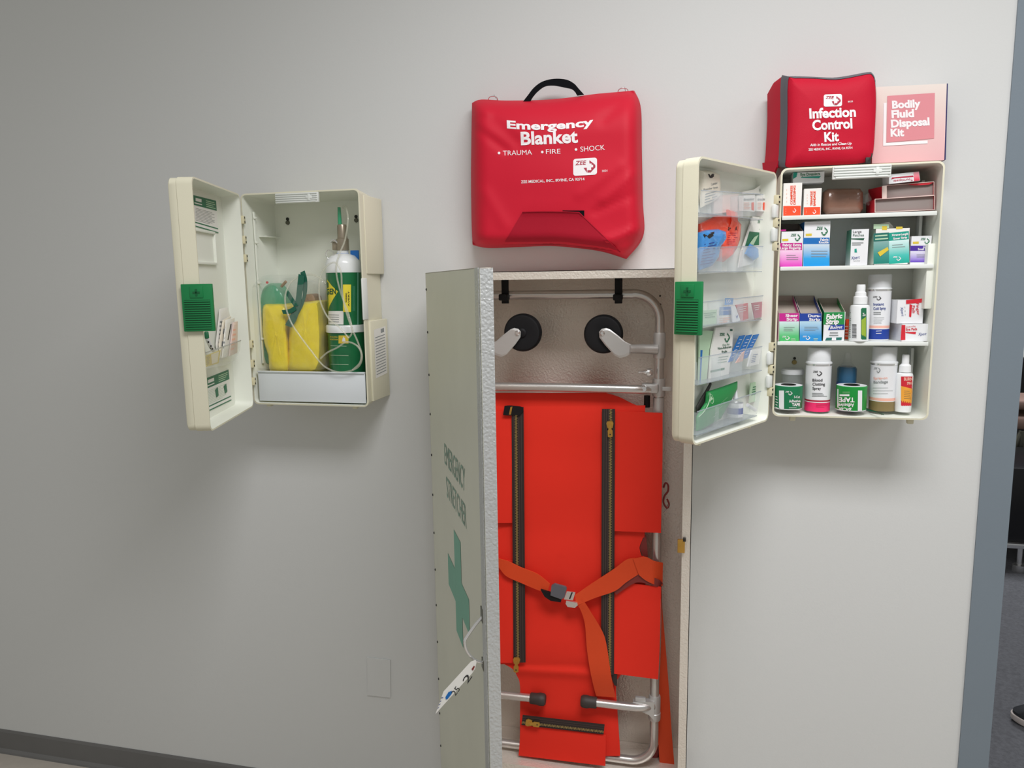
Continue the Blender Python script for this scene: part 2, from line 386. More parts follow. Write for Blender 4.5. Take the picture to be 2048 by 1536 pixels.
# ------------------------------------------------------------------ the setting
WX = 0.645
struct('wall_back', B().box(-3.6, WX, 0, 0.12, 0, 2.75, 'wall'))
struct('wall_back', B().box(1.68, 3.2, 0, 0.12, 0, 2.75, 'wall'))
struct('wall_back', B().box(WX, 1.68, 0, 0.12, 2.16, 2.75, 'wall'))
struct('trim_1', B().box(WX, 0.707, -0.004, 0.124, 0, 2.16, 'frame_paint'))
struct('trim_2', B().box(1.618, 1.68, -0.004, 0.124, 0, 2.16, 'frame_paint'))
struct('trim_3', B().box(0.707, 1.618, -0.004, 0.124, 2.098, 2.16, 'frame_paint'))
struct('floor', B().box(-3.6, 3.2, -3.2, 0.0, -0.05, 0, 'tile'))
struct('floor', B().box(-1.5, 5, 0.0, 5.4, -0.05, 0, 'carpet'))
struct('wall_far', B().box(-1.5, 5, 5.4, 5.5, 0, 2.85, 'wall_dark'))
struct('ceiling', B().box(-1.5, 5, 0.121, 5.5, 2.85, 2.9, 'wall'))
bb = B(); pf = [(0, 0), (-0.014, 0), (-0.012, 0.006), (-0.006, 0.014), (-0.0045, 0.07), (-0.002, 0.078), (0, 0.078)]
bb.loft([[Vector((x, y, z)) for y, z in pf] for x in (-3.6, WX - 0.002)], 'baseboard', smooth=False)
struct('baseboard_back', bb)
cp = B(); m0 = FP(0); cp.slab([(735, 1314), (781, 1319), (782, 1394), (736, 1389)], m0, 'wall', 0.003, 0.0035)
cp.build('wall_plate', None, ('blank wall plate painted over in wall colour, low beside the metal cabinet', 'wall plate'))

# ------------------------------------------------------------------ first aid cabinets on the wall
def grip(b, cxp, x0, x1, z0, z1, y, lg):
    b.rbox(x0, x1, y - 0.006, y + 0.002, z0, z1, 0.0015, 'white_plastic')
    n = 5
    for i in range(n):
        z = z0 + (z1 - z0) * (i + 0.5) / n
        b.rbox(x0 + 0.002 + (0.004 if i == 0 else 0), x1 - 0.002 - (0.004 if i == 0 else 0), y - 0.0085, y - 0.0055, z - (z1 - z0) * 0.33 / n, z + (z1 - z0) * 0.33 / n, 0.0007, 'white_plastic')
    gx = x0 + (x1 - x0) * lg; gz = (z0 + z1) / 2
    b.rbox(gx - 0.008, gx + 0.008, y - 0.0098, y - 0.007, gz - 0.003, gz + 0.003, 0.0008, 'white_plastic')
    b.rbox(gx - 0.003, gx + 0.003, y - 0.0102, y - 0.0068, gz - 0.0075, gz + 0.0075, 0.0008, 'white_plastic')
    return b
def case(x0, x1, z0, z1, d, tp, t=0.0035, r=0.013):
    b = B(); f = lambda u0, u1, a, c, rr, y: [Vector((p[0], -y, p[1])) for p in rrect(u0, u1, a, c, rr)]
    b.loft([f(x0 + tp, x1 - tp, z0 + tp * .7, z1 - tp * .7, r, 0.001), f(x0 + .001, x1 - .001, z0 + .001, z1 - .001, r, d - 0.022), f(x0 + .001, x1 - .001, z0 + .001, z1 - .001, r, d - 0.005), f(x0, x1, z0, z1, r, d - 0.0045), f(x0, x1, z0, z1, r, d),
            f(x0 + t, x1 - t, z0 + t, z1 - t, r - 0.002, d + 0.0005), f(x0 + tp + t, x1 - tp - t, z0 + t + tp * .7, z1 - t - tp * .7, r - 0.003, 0.0045)],
           ['cream', 'cream', 'cream', 'cream', 'cream', 'inner'])
    return b
def doortray(fr, u0, u1, z0, z1, dp, t=0.0035, r=0.016):
    b = B(); f = lambda i, v, rr: [fr.xf(p[0], v, p[1]) for p in rrect(u0 + i, u1 - i, z0 + i, z1 - i, rr)]
    b.loft([f(0.003, -dp, r), f(0.0015, -dp + 0.002, r), f(0.0015, -dp * .66, r), f(0, -dp * .64, r), f(0, 0, r), f(t, 0, r - .002), f(t + .004, -dp + 0.005, r - .003)], ['cream', 'cream', 'cream', 'cream', 'cream', 'inner'])
    return b
def hinge(fr, z, parent, w=0.011, h=0.019, col='brass_hinge'):
    b = B(); b.rbox(-0.007, 0.006, -0.004, 0.006, z - h / 2, z + h / 2, 0.001, col, fr.xf)
    for q in (0.28, -0.28):
        b.box(-0.002, 0.0025, 0.005, 0.0068, z + h * q - 0.002, z + h * q + 0.002, 'dark', fr.xf)
    b.build('hinge', parent)
def latch(fr, u, v0, v1, z0, z1, parent, n=13):
    b = B(); b.rbox(u, u + 0.009, v0, v1, z0, z1, 0.0015, 'green_latch', fr.xf)
    zt = z0 + (z1 - z0) * 0.66
    for i in range(n):
        z = z0 + 0.005 + (zt - z0 - 0.004) * i / n
        b.rbox(u + 0.0085, u + 0.0112, v0 + 0.005, v1 - 0.005, z, z + 0.0026, 0.0007, 'green_latch', fr.xf)
        b.box(u + 0.0089, u + 0.0095, v0 + 0.005, v1 - 0.005, z + 0.0029, z + 0.0041, 'green_latch_dark', fr.xf)
    vm = (v0 + v1) / 2; zz = z0 + (z1 - z0) * 0.83
    b.rbox(u + 0.0085, u + 0.0105, vm - 0.013, vm + 0.013, zz - 0.0115, zz + 0.0115, 0.0006, 'green_latch', fr.xf)
    b.box(u + 0.0104, u + 0.0112, vm - 0.002, vm + 0.002, zz - 0.008, zz + 0.006, 'green_latch_dark', fr.xf)
    b.box(u + 0.0104, u + 0.0112, vm - 0.007, vm + 0.007, zz - 0.003, zz + 0.001, 'green_latch_dark', fr.xf)
    b.build('latch', parent)

# ---- left cabinet
K1 = thing('first_aid_cabinet', (-0.894, -0.065, 1.2), 'open cream cabinet left of the metal stretcher locker, holding the green oxygen bottle', 'first aid cabinet')
X0, X1, Z0, Z1, DK = -1.050, -0.7375, 1.200, 1.7175, 0.130
b = case(X0, X1, Z0, Z1, DK, 0.012)
b.rbox(X1 - .006, X1 + 0.0015, -0.108, -0.004, 1.52, Z1 - .012, 0.003, 'cream'); b.rbox(X1 - .006, X1 + 0.004, -0.108, -0.003, Z0 + .01, 1.408, 0.003, 'cream')
b.rbox(X0 + .010, X0 + .0135, -0.098, -0.091, Z0 + .1, Z1 - .04, 0.001, 'inner')
for z in (1.66, 1.60, 1.50, 1.36): b.rbox(X0 + .012, X0 + .018, -0.1, -0.09, z, z + 0.005, 0.001, 'inner')
b.rbox(X0 + .009, X0 + .03, -0.075, -0.01, 1.617, 1.620, 0.001, 'inner')
k1case = b.build('case', K1)
grip(B(), 0, at(552, 395, .13).x, at(638, 395, .13).x, 1.690, 1.7135, -DK + 0.001, 0.8).build('carry_grip', K1)
b = B(); b.rbox(X0 + 0.013, X1 - 0.009, -0.1245, -0.1215, Z0 + 0.008, 1.2835, 0.001, 'tray_white'); b.rbox(X0 + 0.013, X1 - 0.009, -0.128, -0.119, 1.281, 1.2845, 0.0012, 'tray_white')
b.build('tray_front', K1)
for px, py in ((575, 443), (712, 438)):
    p = at(px, py, 0.006); q = B(); q.cyl((p.x, -0.0047, p.z - .003), (p.x, -0.009, p.z - .003), 0.0058, 'screw', 0.0045, 14); q.cyl((p.x, -0.0047, p.z + .006), (p.x, -0.0062, p.z + .006), 0.0042, 'dark', n=14); q.build('screw', K1)
for px in (541, 712):
    p = at(px, 820, 0.11); q = B(); q.rbox(p.x - .006, p.x + .006, -0.118, -0.104, Z0 - 0.008, Z0 + 0.003, 0.002, 'cream'); q.build('foot', K1)
q = B(); q.rbox(X1 - 0.0035, X1 + 0.0015, -0.137, -0.110, at(730, 640, .13).z, at(730, 556, .13).z, 0.0025, 'white_plastic'); q.build('catch_plate', K1)
q = B(); sx = X1 + 0.0046; q.add([Vector((sx, -0.092, 1.385)), Vector((sx, -0.02, 1.39)), Vector((sx, -0.02, 1.27)), Vector((sx, -0.092, 1.265))], [(0, 1, 2, 3)], 'paper')
for i in range(14): q.add([Vector((sx + .0003, -0.086, 1.366 - i * .007)), Vector((sx + .0003, -0.026, 1.37 - i * .007)), Vector((sx + .0003, -0.026, 1.368 - i * .007)), Vector((sx + .0003, -0.086, 1.364 - i * .007))], [(0, 1, 2, 3)], 'ink_gray')
q.add([Vector((sx + .0003, -0.05, 1.384)), Vector((sx + .0003, -0.03, 1.386)), Vector((sx + .0003, -0.03, 1.376)), Vector((sx + .0003, -0.05, 1.374))], [(0, 1, 2, 3)], 'ink_gray'); q.build('side_sticker', K1)
F1 = Frame((-1.043, -0.139), (0.093, -0.308), (0.308, 0.093))
d1 = doortray(F1, 0.006, 0.320, 1.197, 1.7145, 0.047)
for z in (1.545, 1.615): d1.rbox(0.09, 0.31, -0.043, -0.036, z, z + 0.006, 0.001, 'inner', F1.xf)
d1.rbox(0.09, 0.093, -0.043, -0.036, 1.545, 1.62, 0.001, 'inner', F1.xf)
door1 = d1.build('door', K1)
for py in (440, 480, 517, 688, 727, 762):
    z = at(476, py, 0.14).z; hinge(F1, z, door1)
uz = F1.uz(380, 568, 0); uzb = F1.uz(396, 664, 0)
latch(F1, 0.320, -0.034, 0.027, uzb[1], uz[1], door1)
m1 = F1.map(-0.0418)
for nm, P in (('upper', [(385, 390), (431, 401.5), (436, 467), (385, 452)]), ('lower', [(410, 757), (456, 739), (462, 801), (410, 826)])):
    q = B(); q.slab(P, m1, 'paper', 0.0006, 0.0008); A, Bq, Cq, Dq = P
    lr = lambda t, s_: (A[0] + (Dq[0] - A[0]) * t + ((Bq[0] + (Cq[0] - Bq[0]) * t) - (A[0] + (Dq[0] - A[0]) * t)) * s_, A[1] + (Dq[1] - A[1]) * t + ((Bq[1] + (Cq[1] - Bq[1]) * t) - (A[1] + (Dq[1] - A[1]) * t)) * s_)
    hb = 0.31; q.poly([lr(0, 0), lr(0, 1), lr(hb, 1), lr(hb, 0)], m1, 'ink_green', 0.0012)
    for t in (0.84, 0.96): q.poly([lr(t, 0), lr(t, 1), lr(t + .035, 1), lr(t + .035, 0)], m1, 'ink_green', 0.0012)
    q.lines([lr(.05, .55), lr(.05, .96), lr(.28, .96), lr(.28, .55)], 4, m1, 'paper_green', 0.0015)
    q.poly([lr(.07, .1), lr(.07, .36), lr(.17, .36), lr(.17, .1)], m1, 'paper', 0.0015); q.lines([lr(.2, .05), lr(.2, .45), lr(.28, .45), lr(.28, .05)], 1, m1, 'paper', 0.0015)
    q.lines([lr(.38, .1), lr(.38, .9), lr(.8, .9), lr(.8, .1)], 9, m1, 'ink_gray' if nm == 'upper' else 'paper_green', 0.0013, 0.22)
    if nm == 'lower':
        for s_ in (.45, .8): q.poly([lr(.45, s_ - .06), lr(.4, s_ + .05), lr(.66, s_ + .07), lr(.7, s_ - .02)], m1, 'ink_green', 0.0016)
    q.build('instruction_card', door1)
mp1 = F1.map(-0.006)
q = B(); q.slab([(410, 706), (482, 681), (480, 700), (470, 722), (450, 731), (412, 737)], mp1, 'clear_tray', 0.0015)
q.slab([(410, 705), (482, 680), (482, 682), (410, 707)], mp1, 'clear_edge', 0.0018, 0.0005)
a = [F1.uz(x, y, -0.006) for x, y in ((412, 737), (450, 731), (470, 722))]
q.add([F1.xf(u, v, z) for v in (-0.006, -0.042) for u, z in a], [(0, 1, 4, 3), (1, 2, 5, 4)], 'clear_tray'); q.build('pocket', door1)
# small sterile packets in that pocket
def packet(name, P, v, fr, m, label, cat, deco=None, t=0.0025, group=None, wob=0.0, flat=False):
    mp = fr.map(v); q = B()
    if flat: q.slab(P, mp, m, t, t)
    else: q.puff(P, mp, m, t, 0, wob)
    if deco: deco(q, (CAST(q) if not flat else (lambda x, y, o, mp=mp, t=t: mp(x, y, t + o))))
    return q.build(name, None, (label, cat, group))
def dline(P, n, m): return lambda q, c: q.lines(P, n, c, m, 0.0007)
packet('gauze_packet', [(440, 618), (456, 614), (462, 640), (455, 716), (438, 722), (432, 690)], -0.034, F1, 'paper', 'rearmost crumpled white paper packet in the left cabinet door pocket', 'dressing packet', dline([(440, 640), (455, 640), (450, 700), (436, 705)], 8, 'ink_gray'))
packet('gauze_packet', [(446, 640), (462, 632), (452, 705), (440, 716), (438, 690)], -0.027, F1, 'cream_packet', 'narrow white packet leaning in the door pocket behind the black-marked one', 'dressing packet', dline([(448, 650), (454, 650), (446, 700), (442, 700)], 2, 'ink_gray'))
packet('gauze_packet', [(452, 640), (469, 635), (462, 712), (444, 716)], -0.020, F1, 'paper', 'white packet with a black vertical mark, in the left cabinet door pocket', 'dressing packet', lambda q, c: (q.poly([(461, 648), (463, 648), (457, 680), (455, 680)], c, 'ink_black', .0008), q.lines([(449, 650), (452, 650), (449, 700), (446, 700)], 5, c, 'ink_gray')))
packet('bandage_packet', [(466, 645), (475, 642), (474, 706), (458, 713)], -0.014, F1, 'pink_packet', 'pale pink paper packet nearest the hinge in the left cabinet door pocket', 'dressing packet', dline([(467, 655), (473, 655), (471, 700), (461, 704)], 5, 'salmon'))
packet('wipe_packet', [(412, 711), (441, 700), (437, 727), (412, 734)], -0.015, F1, 'ink_gold', 'yellow and cream packet at the front corner of the left cabinet door pocket', 'dressing packet', lambda q, c: (q.poly([(422, 709), (438, 703), (435, 724), (424, 728)], c, 'cream_packet', .0008), q.lines([(413, 714), (420, 711), (420, 728), (413, 730)], 6, c, 'brown_print')))
q = B(); q.tube([F1.map(-0.024)(x, y) for x, y in ((414, 676), (420, 690), (428, 702), (437, 712))], 0.0045, 'can_white', 12); c = CAST(q)
for x, y in ((417, 684), (422, 692), (425, 698), (420, 697)): q.poly([(x - 1.6, y - 2), (x + 1.6, y - 1.4), (x + 1.2, y + 2.2), (x - 1.8, y + 1.6)], c, 'ink_black', 0.0008)
q.lathe([(0.0046, 0), (0.0046, 0.012), (0.003, 0.014)], F1.map(-0.024)(414, 676), 'ink_green', 12, F1.map(-0.024)(413, 668) - F1.map(-0.024)(414, 676))
q.build('ointment_tube', None, ('small white tube with black marks and green tip sticking up beside the green latch', 'tube'))

# ---- oxygen cylinder and its fittings
oc = at(690, 600, 0.072); ox, oy = oc.x, oc.y
OX = thing('oxygen_cylinder', (ox, oy, 1.212), 'green and white oxygen bottle with metal valve standing in the left cabinet', 'oxygen bottle')
Zp = lambda py, dep=0.072, px=690: at(px, py, dep).z
r0 = 0.0435; zs = [Zp(650, .1), Zp(545, .1), Zp(527, .08), Zp(515, .075), Zp(507, .072), Zp(501, .072)]
q = B(); q.lathe([(r0, zs[0]), (r0, zs[1]), (r0, zs[1]), (r0, zs[2]), (r0 * .93, zs[2] + .008), (r0 * .7, zs[3] + .004), (.014, zs[4]), (.0135, zs[5] + .004)], (ox, oy, 0), ['bottle_green', 'bottle_white', 'bottle_white', 'bottle_white', 'bottle_white', 'bottle_white', 'bottle_white'], 40)
c = CAST(q)
q.poly([(648, 552), (655, 560), (664, 572), (676, 583), (667, 597), (659, 612), (655, 628), (650, 628)], c, 'ink_yellow', .0006)
q.text('GEN', (652, 589), (672, 588), 11, c, 'ink_darkgreen', 0.03, .0012, cut=6)
q.poly([(652, 562), (657, 566), (657, 575), (652, 577)], c, 'ink_darkgreen', .0011)
def strip(P0, P1, w_, n, mat_, off):
    for i in range(n):
        a_ = P0[0] + (P1[0] - P0[0]) * i / n; b_ = P0[0] + (P1[0] - P0[0]) * (i + 1) / n; q.poly([(a_, P0[1]), (b_, P0[1]), (b_, P1[1]), (a_, P1[1])], c, mat_, off)
strip((686, 569), (702, 624), 0, 4, 'ink_yellow', .0008)
q.text('AVERT', (699, 613), (699, 582), 3, c, 'ink_black', 0.02, .0013); q.text('WARNING', (694, 605), (694, 586), 3, c, 'ink_black', 0.02, .0013)
strip((655, 622), (687, 649), 0, 8, 'paper', .0008)
for i in range(4): q.poly([(657, 629 + i * 4.6), (668, 629.2 + i * 4.6), (678, 629.6 + i * 4.6), (678, 630.6 + i * 4.6), (668, 630.2 + i * 4.6), (657, 630 + i * 4.6)], c, 'ink_gray', .0014)
for x in (706, 709): q.poly([(x, 572), (x + .8, 572), (x + .8, 622), (x, 622)], c, 'door_green', .0011)
q.poly([(714.5, 545), (717, 545), (717, 649), (714.5, 649)], c, 'door_green', .0009)
q.build('bottle', OX)
r1 = 0.0475; za, zb = Zp(666, .12), Zp(651, .12)
q = B(); q.lathe([(r1 - .003, 1.206), (r1 - .002, 1.21), (r1 - .001, za), (r1 + .002, za), (r1 + .002, zb - .003), (r1, zb), (r0 + .0005, zb)], (ox, oy, 0), ['bottle_green', 'bottle_green', 'bottle_white', 'bottle_white', 'bottle_white', 'bottle_white'], 40, cap=False)
c = CAST(q); strip((677, 671), (697, 687), 0, 4, 'ink_gold', .0008)
q.poly([(684, 683), (691, 683), (690, 676), (688, 675), (687.5, 672), (686.5, 675), (685, 677)], c, 'can_white', .0013)
q.text('IN SLIDING', (660, 675), (675, 675.5), 2.6, c, 'ink_gold', 0.02, .001); q.text('POSITION', (660, 680), (676, 680.5), 2.6, c, 'ink_gold', 0.02, .001)
q.poly([(661, 691), (693, 692), (693, 692.8), (661, 691.8)], c, 'paper_green', .0009); q.poly([(661, 710), (697, 711), (697, 711.8), (661, 710.8)], c, 'paper_green', .0009); q.poly([(661, 728), (697, 729), (697, 729.8), (661, 728.8)], c, 'paper_green', .0009)
q.build('base_cup', OX)
q = B(); vz = Zp(501, .072)
q.lathe([(.015, vz), (.015, Zp(478)), (.012, Zp(476)), (.0115, Zp(452)), (.010, Zp(449)), (.004, Zp(449))], (ox + .001, oy, 0), 'regulator', 24)
q.rbox(ox - 0.024, ox - 0.006, oy - 0.008, oy + 0.008, Zp(500), Zp(483), 0.002, 'regulator'); q.tube([(ox - .006, oy - .01, Zp(487)), (ox - .016, oy - .012, Zp(480)), (ox - .026, oy - .01, Zp(484))], 0.0022, 'chrome', 8)
q.build('valve', OX)
q = B(); rc = at(660, 510, 0.1); q.tube([rc + Vector((0.011 * math.cos(t * math.pi / 8), -0.004 * math.sin(t * math.pi / 8), 0.011 * math.sin(t * math.pi / 8))) for t in range(16)], 0.0012, 'chrome', 8, True, 2); q.build('pull_ring', OX)
q = B(); q.lathe([(.0048, Zp(449)), (.0045, Zp(432)), (.0038, Zp(414))], (ox - 0.004, oy, 0), 'green_mask', 16); q.build('connector', OX)
q = B(); q.lathe([(.0155, Zp(509)), (.0155, Zp(507))], (ox, oy, 0), 'blue_plastic', 24)
q.rbox(ox + .018, ox + .040, oy + .004, oy + .008, Zp(521, .07), Zp(501, .07), 0.001, 'blue_plastic'); q.build('neck_tag', OX)
q = B(); pp = lambda L, dp: [at(x, y, d_) for (x, y), d_ in zip(L, dp if isinstance(dp, list) else [dp] * len(L))]
q.tube(pp([(686, 416), (688, 411), (692, 415), (696, 440), (690, 480), (680, 505), (673, 530), (674, 555), (683, 590), (696, 625), (704, 655), (703, 668), (697, 676)], [.075, .08, .085, .1, .105, .115, .12, .125, .127, .127, .134, .134, .134]), 0.0022, 'clear_tube', 10)
q.tube(pp([(697, 676), (680, 655), (660, 640), (645, 615), (638, 585), (642, 550), (656, 530), (672, 526), (682, 545), (684, 580), (690, 615), (703, 655), (716, 685), (724, 712), (718, 732), (700, 742), (675, 744), (652, 735), (638, 722), (625, 705)], .136), 0.0022, 'clear_tube', 10)
q.tube(pp([(625, 705), (600, 672), (580, 640), (570, 600), (578, 570), (596, 554), (620, 549), (640, 556), (652, 568)], [.136, .136, .136, .13, .12, .11, .10, .10, .10]), 0.0022, 'clear_tube', 10)
q.tube(pp([(641, 717), (655, 705), (675, 695), (693, 684), (712, 690), (722, 705), (720, 725), (705, 740)], .141), 0.0022, 'clear_tube', 10)
q.build('tubing', OX)
# ---- yellow packs, mask, bag
def pack(P, dep, t, label, m='yellow_bag', back=0.06):
    q = B(); n = len(P); cxx = sum(p[0] for p in P) / n; cyy = sum(p[1] for p in P) / n; P2 = [(v.x, v.y) for v in catmull([Vector((p[0], p[1])) for p in P], 3, True)]
    L = [[at(p[0], p[1], dep) + Vector((0, back, 0)) for p in P2], [at(p[0], p[1], dep) for p in P2]]
    for k, (sc, o) in enumerate(((.95, .4), (.85, .75), (.65, .95), (.35, 1.0), (.08, 1.02))):
        L.append([at(cxx + (p[0] - cxx) * sc, cyy + (p[1] - cyy) * (sc ** .5 if sc > .3 else sc), dep + t * o + .0025 * noise.noise(Vector((p[0] * .08, p[1] * .08, k)))) for p in P2])
    q.loft(L, m); return q
q = pack([(527, 611), (545, 608), (566, 609), (574, 620), (574, 660), (577, 700), (577, 745), (542, 745), (536, 710), (527, 680), (525, 640)], 0.09, 0.022, '')
q.build('foil_pack', None, ('tall rolled yellow plastic pack standing left in the oxygen cabinet', 'plastic pack'))
q = pack([(603, 606), (620, 603), (637, 604), (641, 640), (643, 690), (634, 745), (578, 745), (577, 700), (579, 655), (590, 625)], 0.088, 0.024, '')
q.build('foil_pack', None, ('tall rolled yellow plastic pack beside the oxygen bottle, right of its twin', 'plastic pack'))
q = pack([(610, 590), (625, 588), (632, 598), (630, 615), (606, 615), (603, 600)], 0.06, 0.012, '', 'tan', 0.03)
q.build('rolled_tube', None, ('tan roll poking up behind the right yellow pack', 'roll'))
MK = thing('oxygen_mask', at(545, 640, .075), 'translucent green face mask in its bag, top left of the yellow packs', 'oxygen mask')
q = pack([(512, 615), (515, 590), (530, 572), (548, 566), (562, 578), (574, 600), (572, 640), (560, 700), (530, 735), (515, 700), (512, 650)], 0.055, 0.03, '', 'green_mask', 0.03); q.build('cup', MK)
q = B(); q.cyl(at(563, 573, .07), at(572, 563, .075), 0.0035, 'tan'); q.build('nozzle', MK)
q = B(); q.lathe([(.003, 0), (.003, .003)], at(535, 565, .09), 'ink_red', 12, Vector((0, -1, 0))); q.build('red_cap', MK)
q = B(); f9 = FP(.118)
q.ribbon([f9(x, y) for x, y in ((597, 548), (594, 575), (590, 605), (578, 635), (570, 650))], [f9(x, y) for x, y in ((609, 552), (605, 580), (600, 612), (592, 640), (582, 655))], 0.0018, 'green_band')
q.ribbon([f9(x, y, -.004) for x, y in ((599, 545), (601, 560), (604, 590), (594, 612), (578, 632))], [f9(x, y, -.004) for x, y in ((607, 541), (612, 560), (611, 588), (602, 615), (588, 640))], 0.0018, 'green_band')
q.ribbon([f9(x, y, .002) for x, y in ((571, 586), (580, 600), (588, 612))], [f9(x, y, .002) for x, y in ((577, 582), (588, 598), (597, 612))], 0.0018, 'green_band')
q.ribbon([f9(x, y, .004) for x, y in ((565, 620), (580, 618), (590, 612))], [f9(x, y, .004) for x, y in ((568, 628), (582, 627), (594, 620))], 0.0018, 'green_band'); q.build('elastic_strap', MK)
q = pack([(500, 590), (515, 560), (540, 549), (575, 556), (600, 565), (645, 560), (650, 620), (648, 700), (645, 742), (522, 742), (510, 700), (505, 640)], 0.112, 0.008, '', 'clear', 0.10)
q.build('plastic_bag', None, ('crinkled clear bag wrapped round the mask and yellow packs', 'plastic bag'))

# ------------------------------------------------------------------ right cabinet
K2 = thing('first_aid_cabinet', (0.343, -0.065, 1.203), 'open cream cabinet with three shelves of bandage cartons, right of the stretcher locker', 'first aid cabinet')
XA, XB, ZA, ZB = 0.1915, 0.494, 1.2035, 1.7175
b = case(XA, XB, ZA, ZB, DK, 0.004)
for za_, zb_ in ((1.655, 1.69), (1.575, 1.62), (1.29, 1.345)):
    b.rbox(XB - .020, XB - .014, -0.06, -0.035, za_ - .02, zb_, 0.001, 'white_plastic')
b.rbox(XB - .0175, XB - .0035, -0.118, -0.03, 1.43, 1.56, 0.002, 'inner')
b.build('case', K2)
grip(B(), 0, at(1664, 345, .13).x, at(1781, 345, .13).x, at(1720, 357, .133).z, at(1720, 331, .133).z, -DK - 0.001, 0.76).build('carry_grip', K2)
SH = []
for (yl, yr, th) in ((434.0, 420.0, .0085), (535.2, 526.5, .0082), (685.6, 681.0, .008)):
    zl, zr = at(1562, yl, .122).z, at(1860, yr, .122).z; z = (zl + zr) / 2; SH.append(z)
    q = B(); q.rbox(XA + .0125, XB - .0125, -0.121, -0.006, z - 0.003, z, 0.0006, 'white_plastic'); q.rbox(XA + .0065, XB - .0065, -0.123, -0.119, z - th, z, 0.001, 'white_plastic'); q.build('shelf', K2)
SH.append(ZA + 0.0115)
for px, py in ((1589, 722),):
    p = at(px, py, 0.006); q = B(); q.cyl((p.x, -0.0047, p.z - .003), (p.x, -0.0085, p.z - .003), 0.0055, 'brass_old', 0.0045, 14); q.cyl((p.x, -0.0047, p.z + .006), (p.x, -0.0065, p.z + .006), 0.003, 'dark', n=14); q.build('screw', K2)
for px in (1583, 1817):
    p = at(px, 845, 0.1); q = B(); q.rbox(p.x - .006, p.x + .006, -0.115, -0.102, ZA - 0.012, ZA + 0.003, 0.002, 'cream'); q.build('foot', K2)
F2 = Frame((0.184, -0.139), (-0.165, -0.280), (0.280, -0.165))
d2 = doortray(F2, 0.002, 0.318, 1.196, 1.7075, 0.045); door2 = d2.build('door', K2)
for i, py in enumerate((400, 446, 493, 693, 738, 783)):
    z = at(1548, py, 0.135).z; hinge(F2, z, door2, h=0.018)
for py in (423, 470, 716, 762):
    z = at(1545, py, 0.135).z; q = B(); q.rbox(-0.006, 0.011, -0.006, 0.0035, z - .0135, z + .0135, 0.003, 'white_plastic', F2.xf); q.build('hinge_cover', door2)
uz = F2.uz(1370, 566, 0); uzb = F2.uz(1366, 671, 0)
latch(F2, 0.318, -0.037, 0.016, F2.uz(1388, 670, 0)[1], F2.uz(1388, 563, 0)[1], door2)
for u in (0.04, 0.25):
    q = B(); q.rbox(u, u + .008, -0.03, -0.02, 1.183, 1.2, 0.001, 'cream', F2.xf); q.build('foot', door2)
for u in (0.06, 0.25):
    q = B(); q.rbox(u, u + .008, -0.03, -0.02, 1.188, 1.2, 0.001, 'cream', F1.xf); q.build('foot', door1)
mt = F2.map(-0.0055)
TR = [((1403, 379.6), (1526, 388), (1526, 432), (1398, 434)), ((1400, 494), (1526, 492), (1524, 539), (1398, 548.5)), ((1402, 604), (1526, 590.5), (1524, 635), (1402, 657)), ((1398, 715), (1524, 692), (1524, 740), (1394, 771)), ((1395, 822.6), (1522, 781.6), (1514, 828), (1393, 874))]
for P in TR:
    q = B(); q.slab(P, mt, 'clear_tray', 0.0014)
    q.slab([P[0], P[1], (P[1][0], P[1][1] + 1.6), (P[0][0], P[0][1] + 1.6)], mt, 'clear_edge', 0.002, .0008)
    c4 = [F2.uz(P[3][0], P[3][1], -.0055), F2.uz(P[2][0], P[2][1], -.0055)]
    z = (c4[0][1] + c4[1][1]) / 2; q.box(c4[1][0], c4[0][0], -0.0385, -0.0055, z - .0008, z + .0008, 'clear_edge', F2.xf)
    for k in (0.0, 0.34, 0.67): u = c4[0][0] + (c4[1][0] - c4[0][0]) * k; q.box(u - .0008, u + .0008, -0.0385, -0.007, z, z + .042, 'clear_tray', F2.xf)
    q.build('pocket', door2)

def lg(x0, y0, x1, y1, m, word=True): return lambda q, c: q.logo(x0, y0, x1, y1, c, m, .0009, word)
def multi(*fs): return lambda q, c: [f(q, c) for f in fs]
packet('glove_packet', [(1401, 341), (1420, 341), (1436, 348), (1439, 372), (1437, 395), (1420, 407), (1403, 415), (1400, 380)], -0.034, F2, 'cream_packet', 'cream foil packet with black print at the top of the right cabinet door', 'glove packet',
       multi(lambda q, c: (q.poly([(1416, 348), (1419, 348), (1421, 352), (1425, 346), (1429, 348), (1428, 353), (1424, 356), (1420, 356)], c, 'ink_black'), q.text('Latex', (1422, 371), (1435, 368), 5, c, 'ink_gray', .01, lean=.3),
             q.text('Powder free', (1408, 381), (1436, 376), 4, c, 'ink_gray', .01), q.lines([(1411, 386), (1436, 379), (1434, 400), (1409, 408)], 4, c, 'ink_gray'))), 0.008, wob=.002)
for px0, px1, lab in ((1478, 1502, 'left one of two small white cartons with red bars behind the top door pocket'), (1506, 1525, 'small white carton with red bar nearest the hinges in the top door pocket')):
    packet('dressing_carton', [(px0, 392), (px1, 390), (px1, 424), (px0, 422)], -0.030, F2, 'paper', lab, 'dressing carton',
           lambda q, c, a=px0, e=px1: (q.text('dressing', (a + 1, 402), (e - 2, 401), 5, c, 'ink_gray', .02), q.poly([(e - 7, 406), (e - 2, 405), (e - 2, 422), (e - 7, 420)], c, 'orange_print'), q.lines([(a + 1, 405), (e - 8, 405), (e - 8, 420), (a + 1, 420)], 5, c, 'salmon')), 0.008, flat=True)
packet('leaflet', [(1484, 384), (1507, 379), (1525, 367), (1525, 389), (1484, 388)], -0.033, F2, 'paper', 'folded white paper corner above the small red-barred cartons', 'leaflet', lambda q, c: q.poly([(1518, 378), (1521, 378), (1520, 384), (1518, 383)], c, 'ink_gray'), 0.001, flat=True)
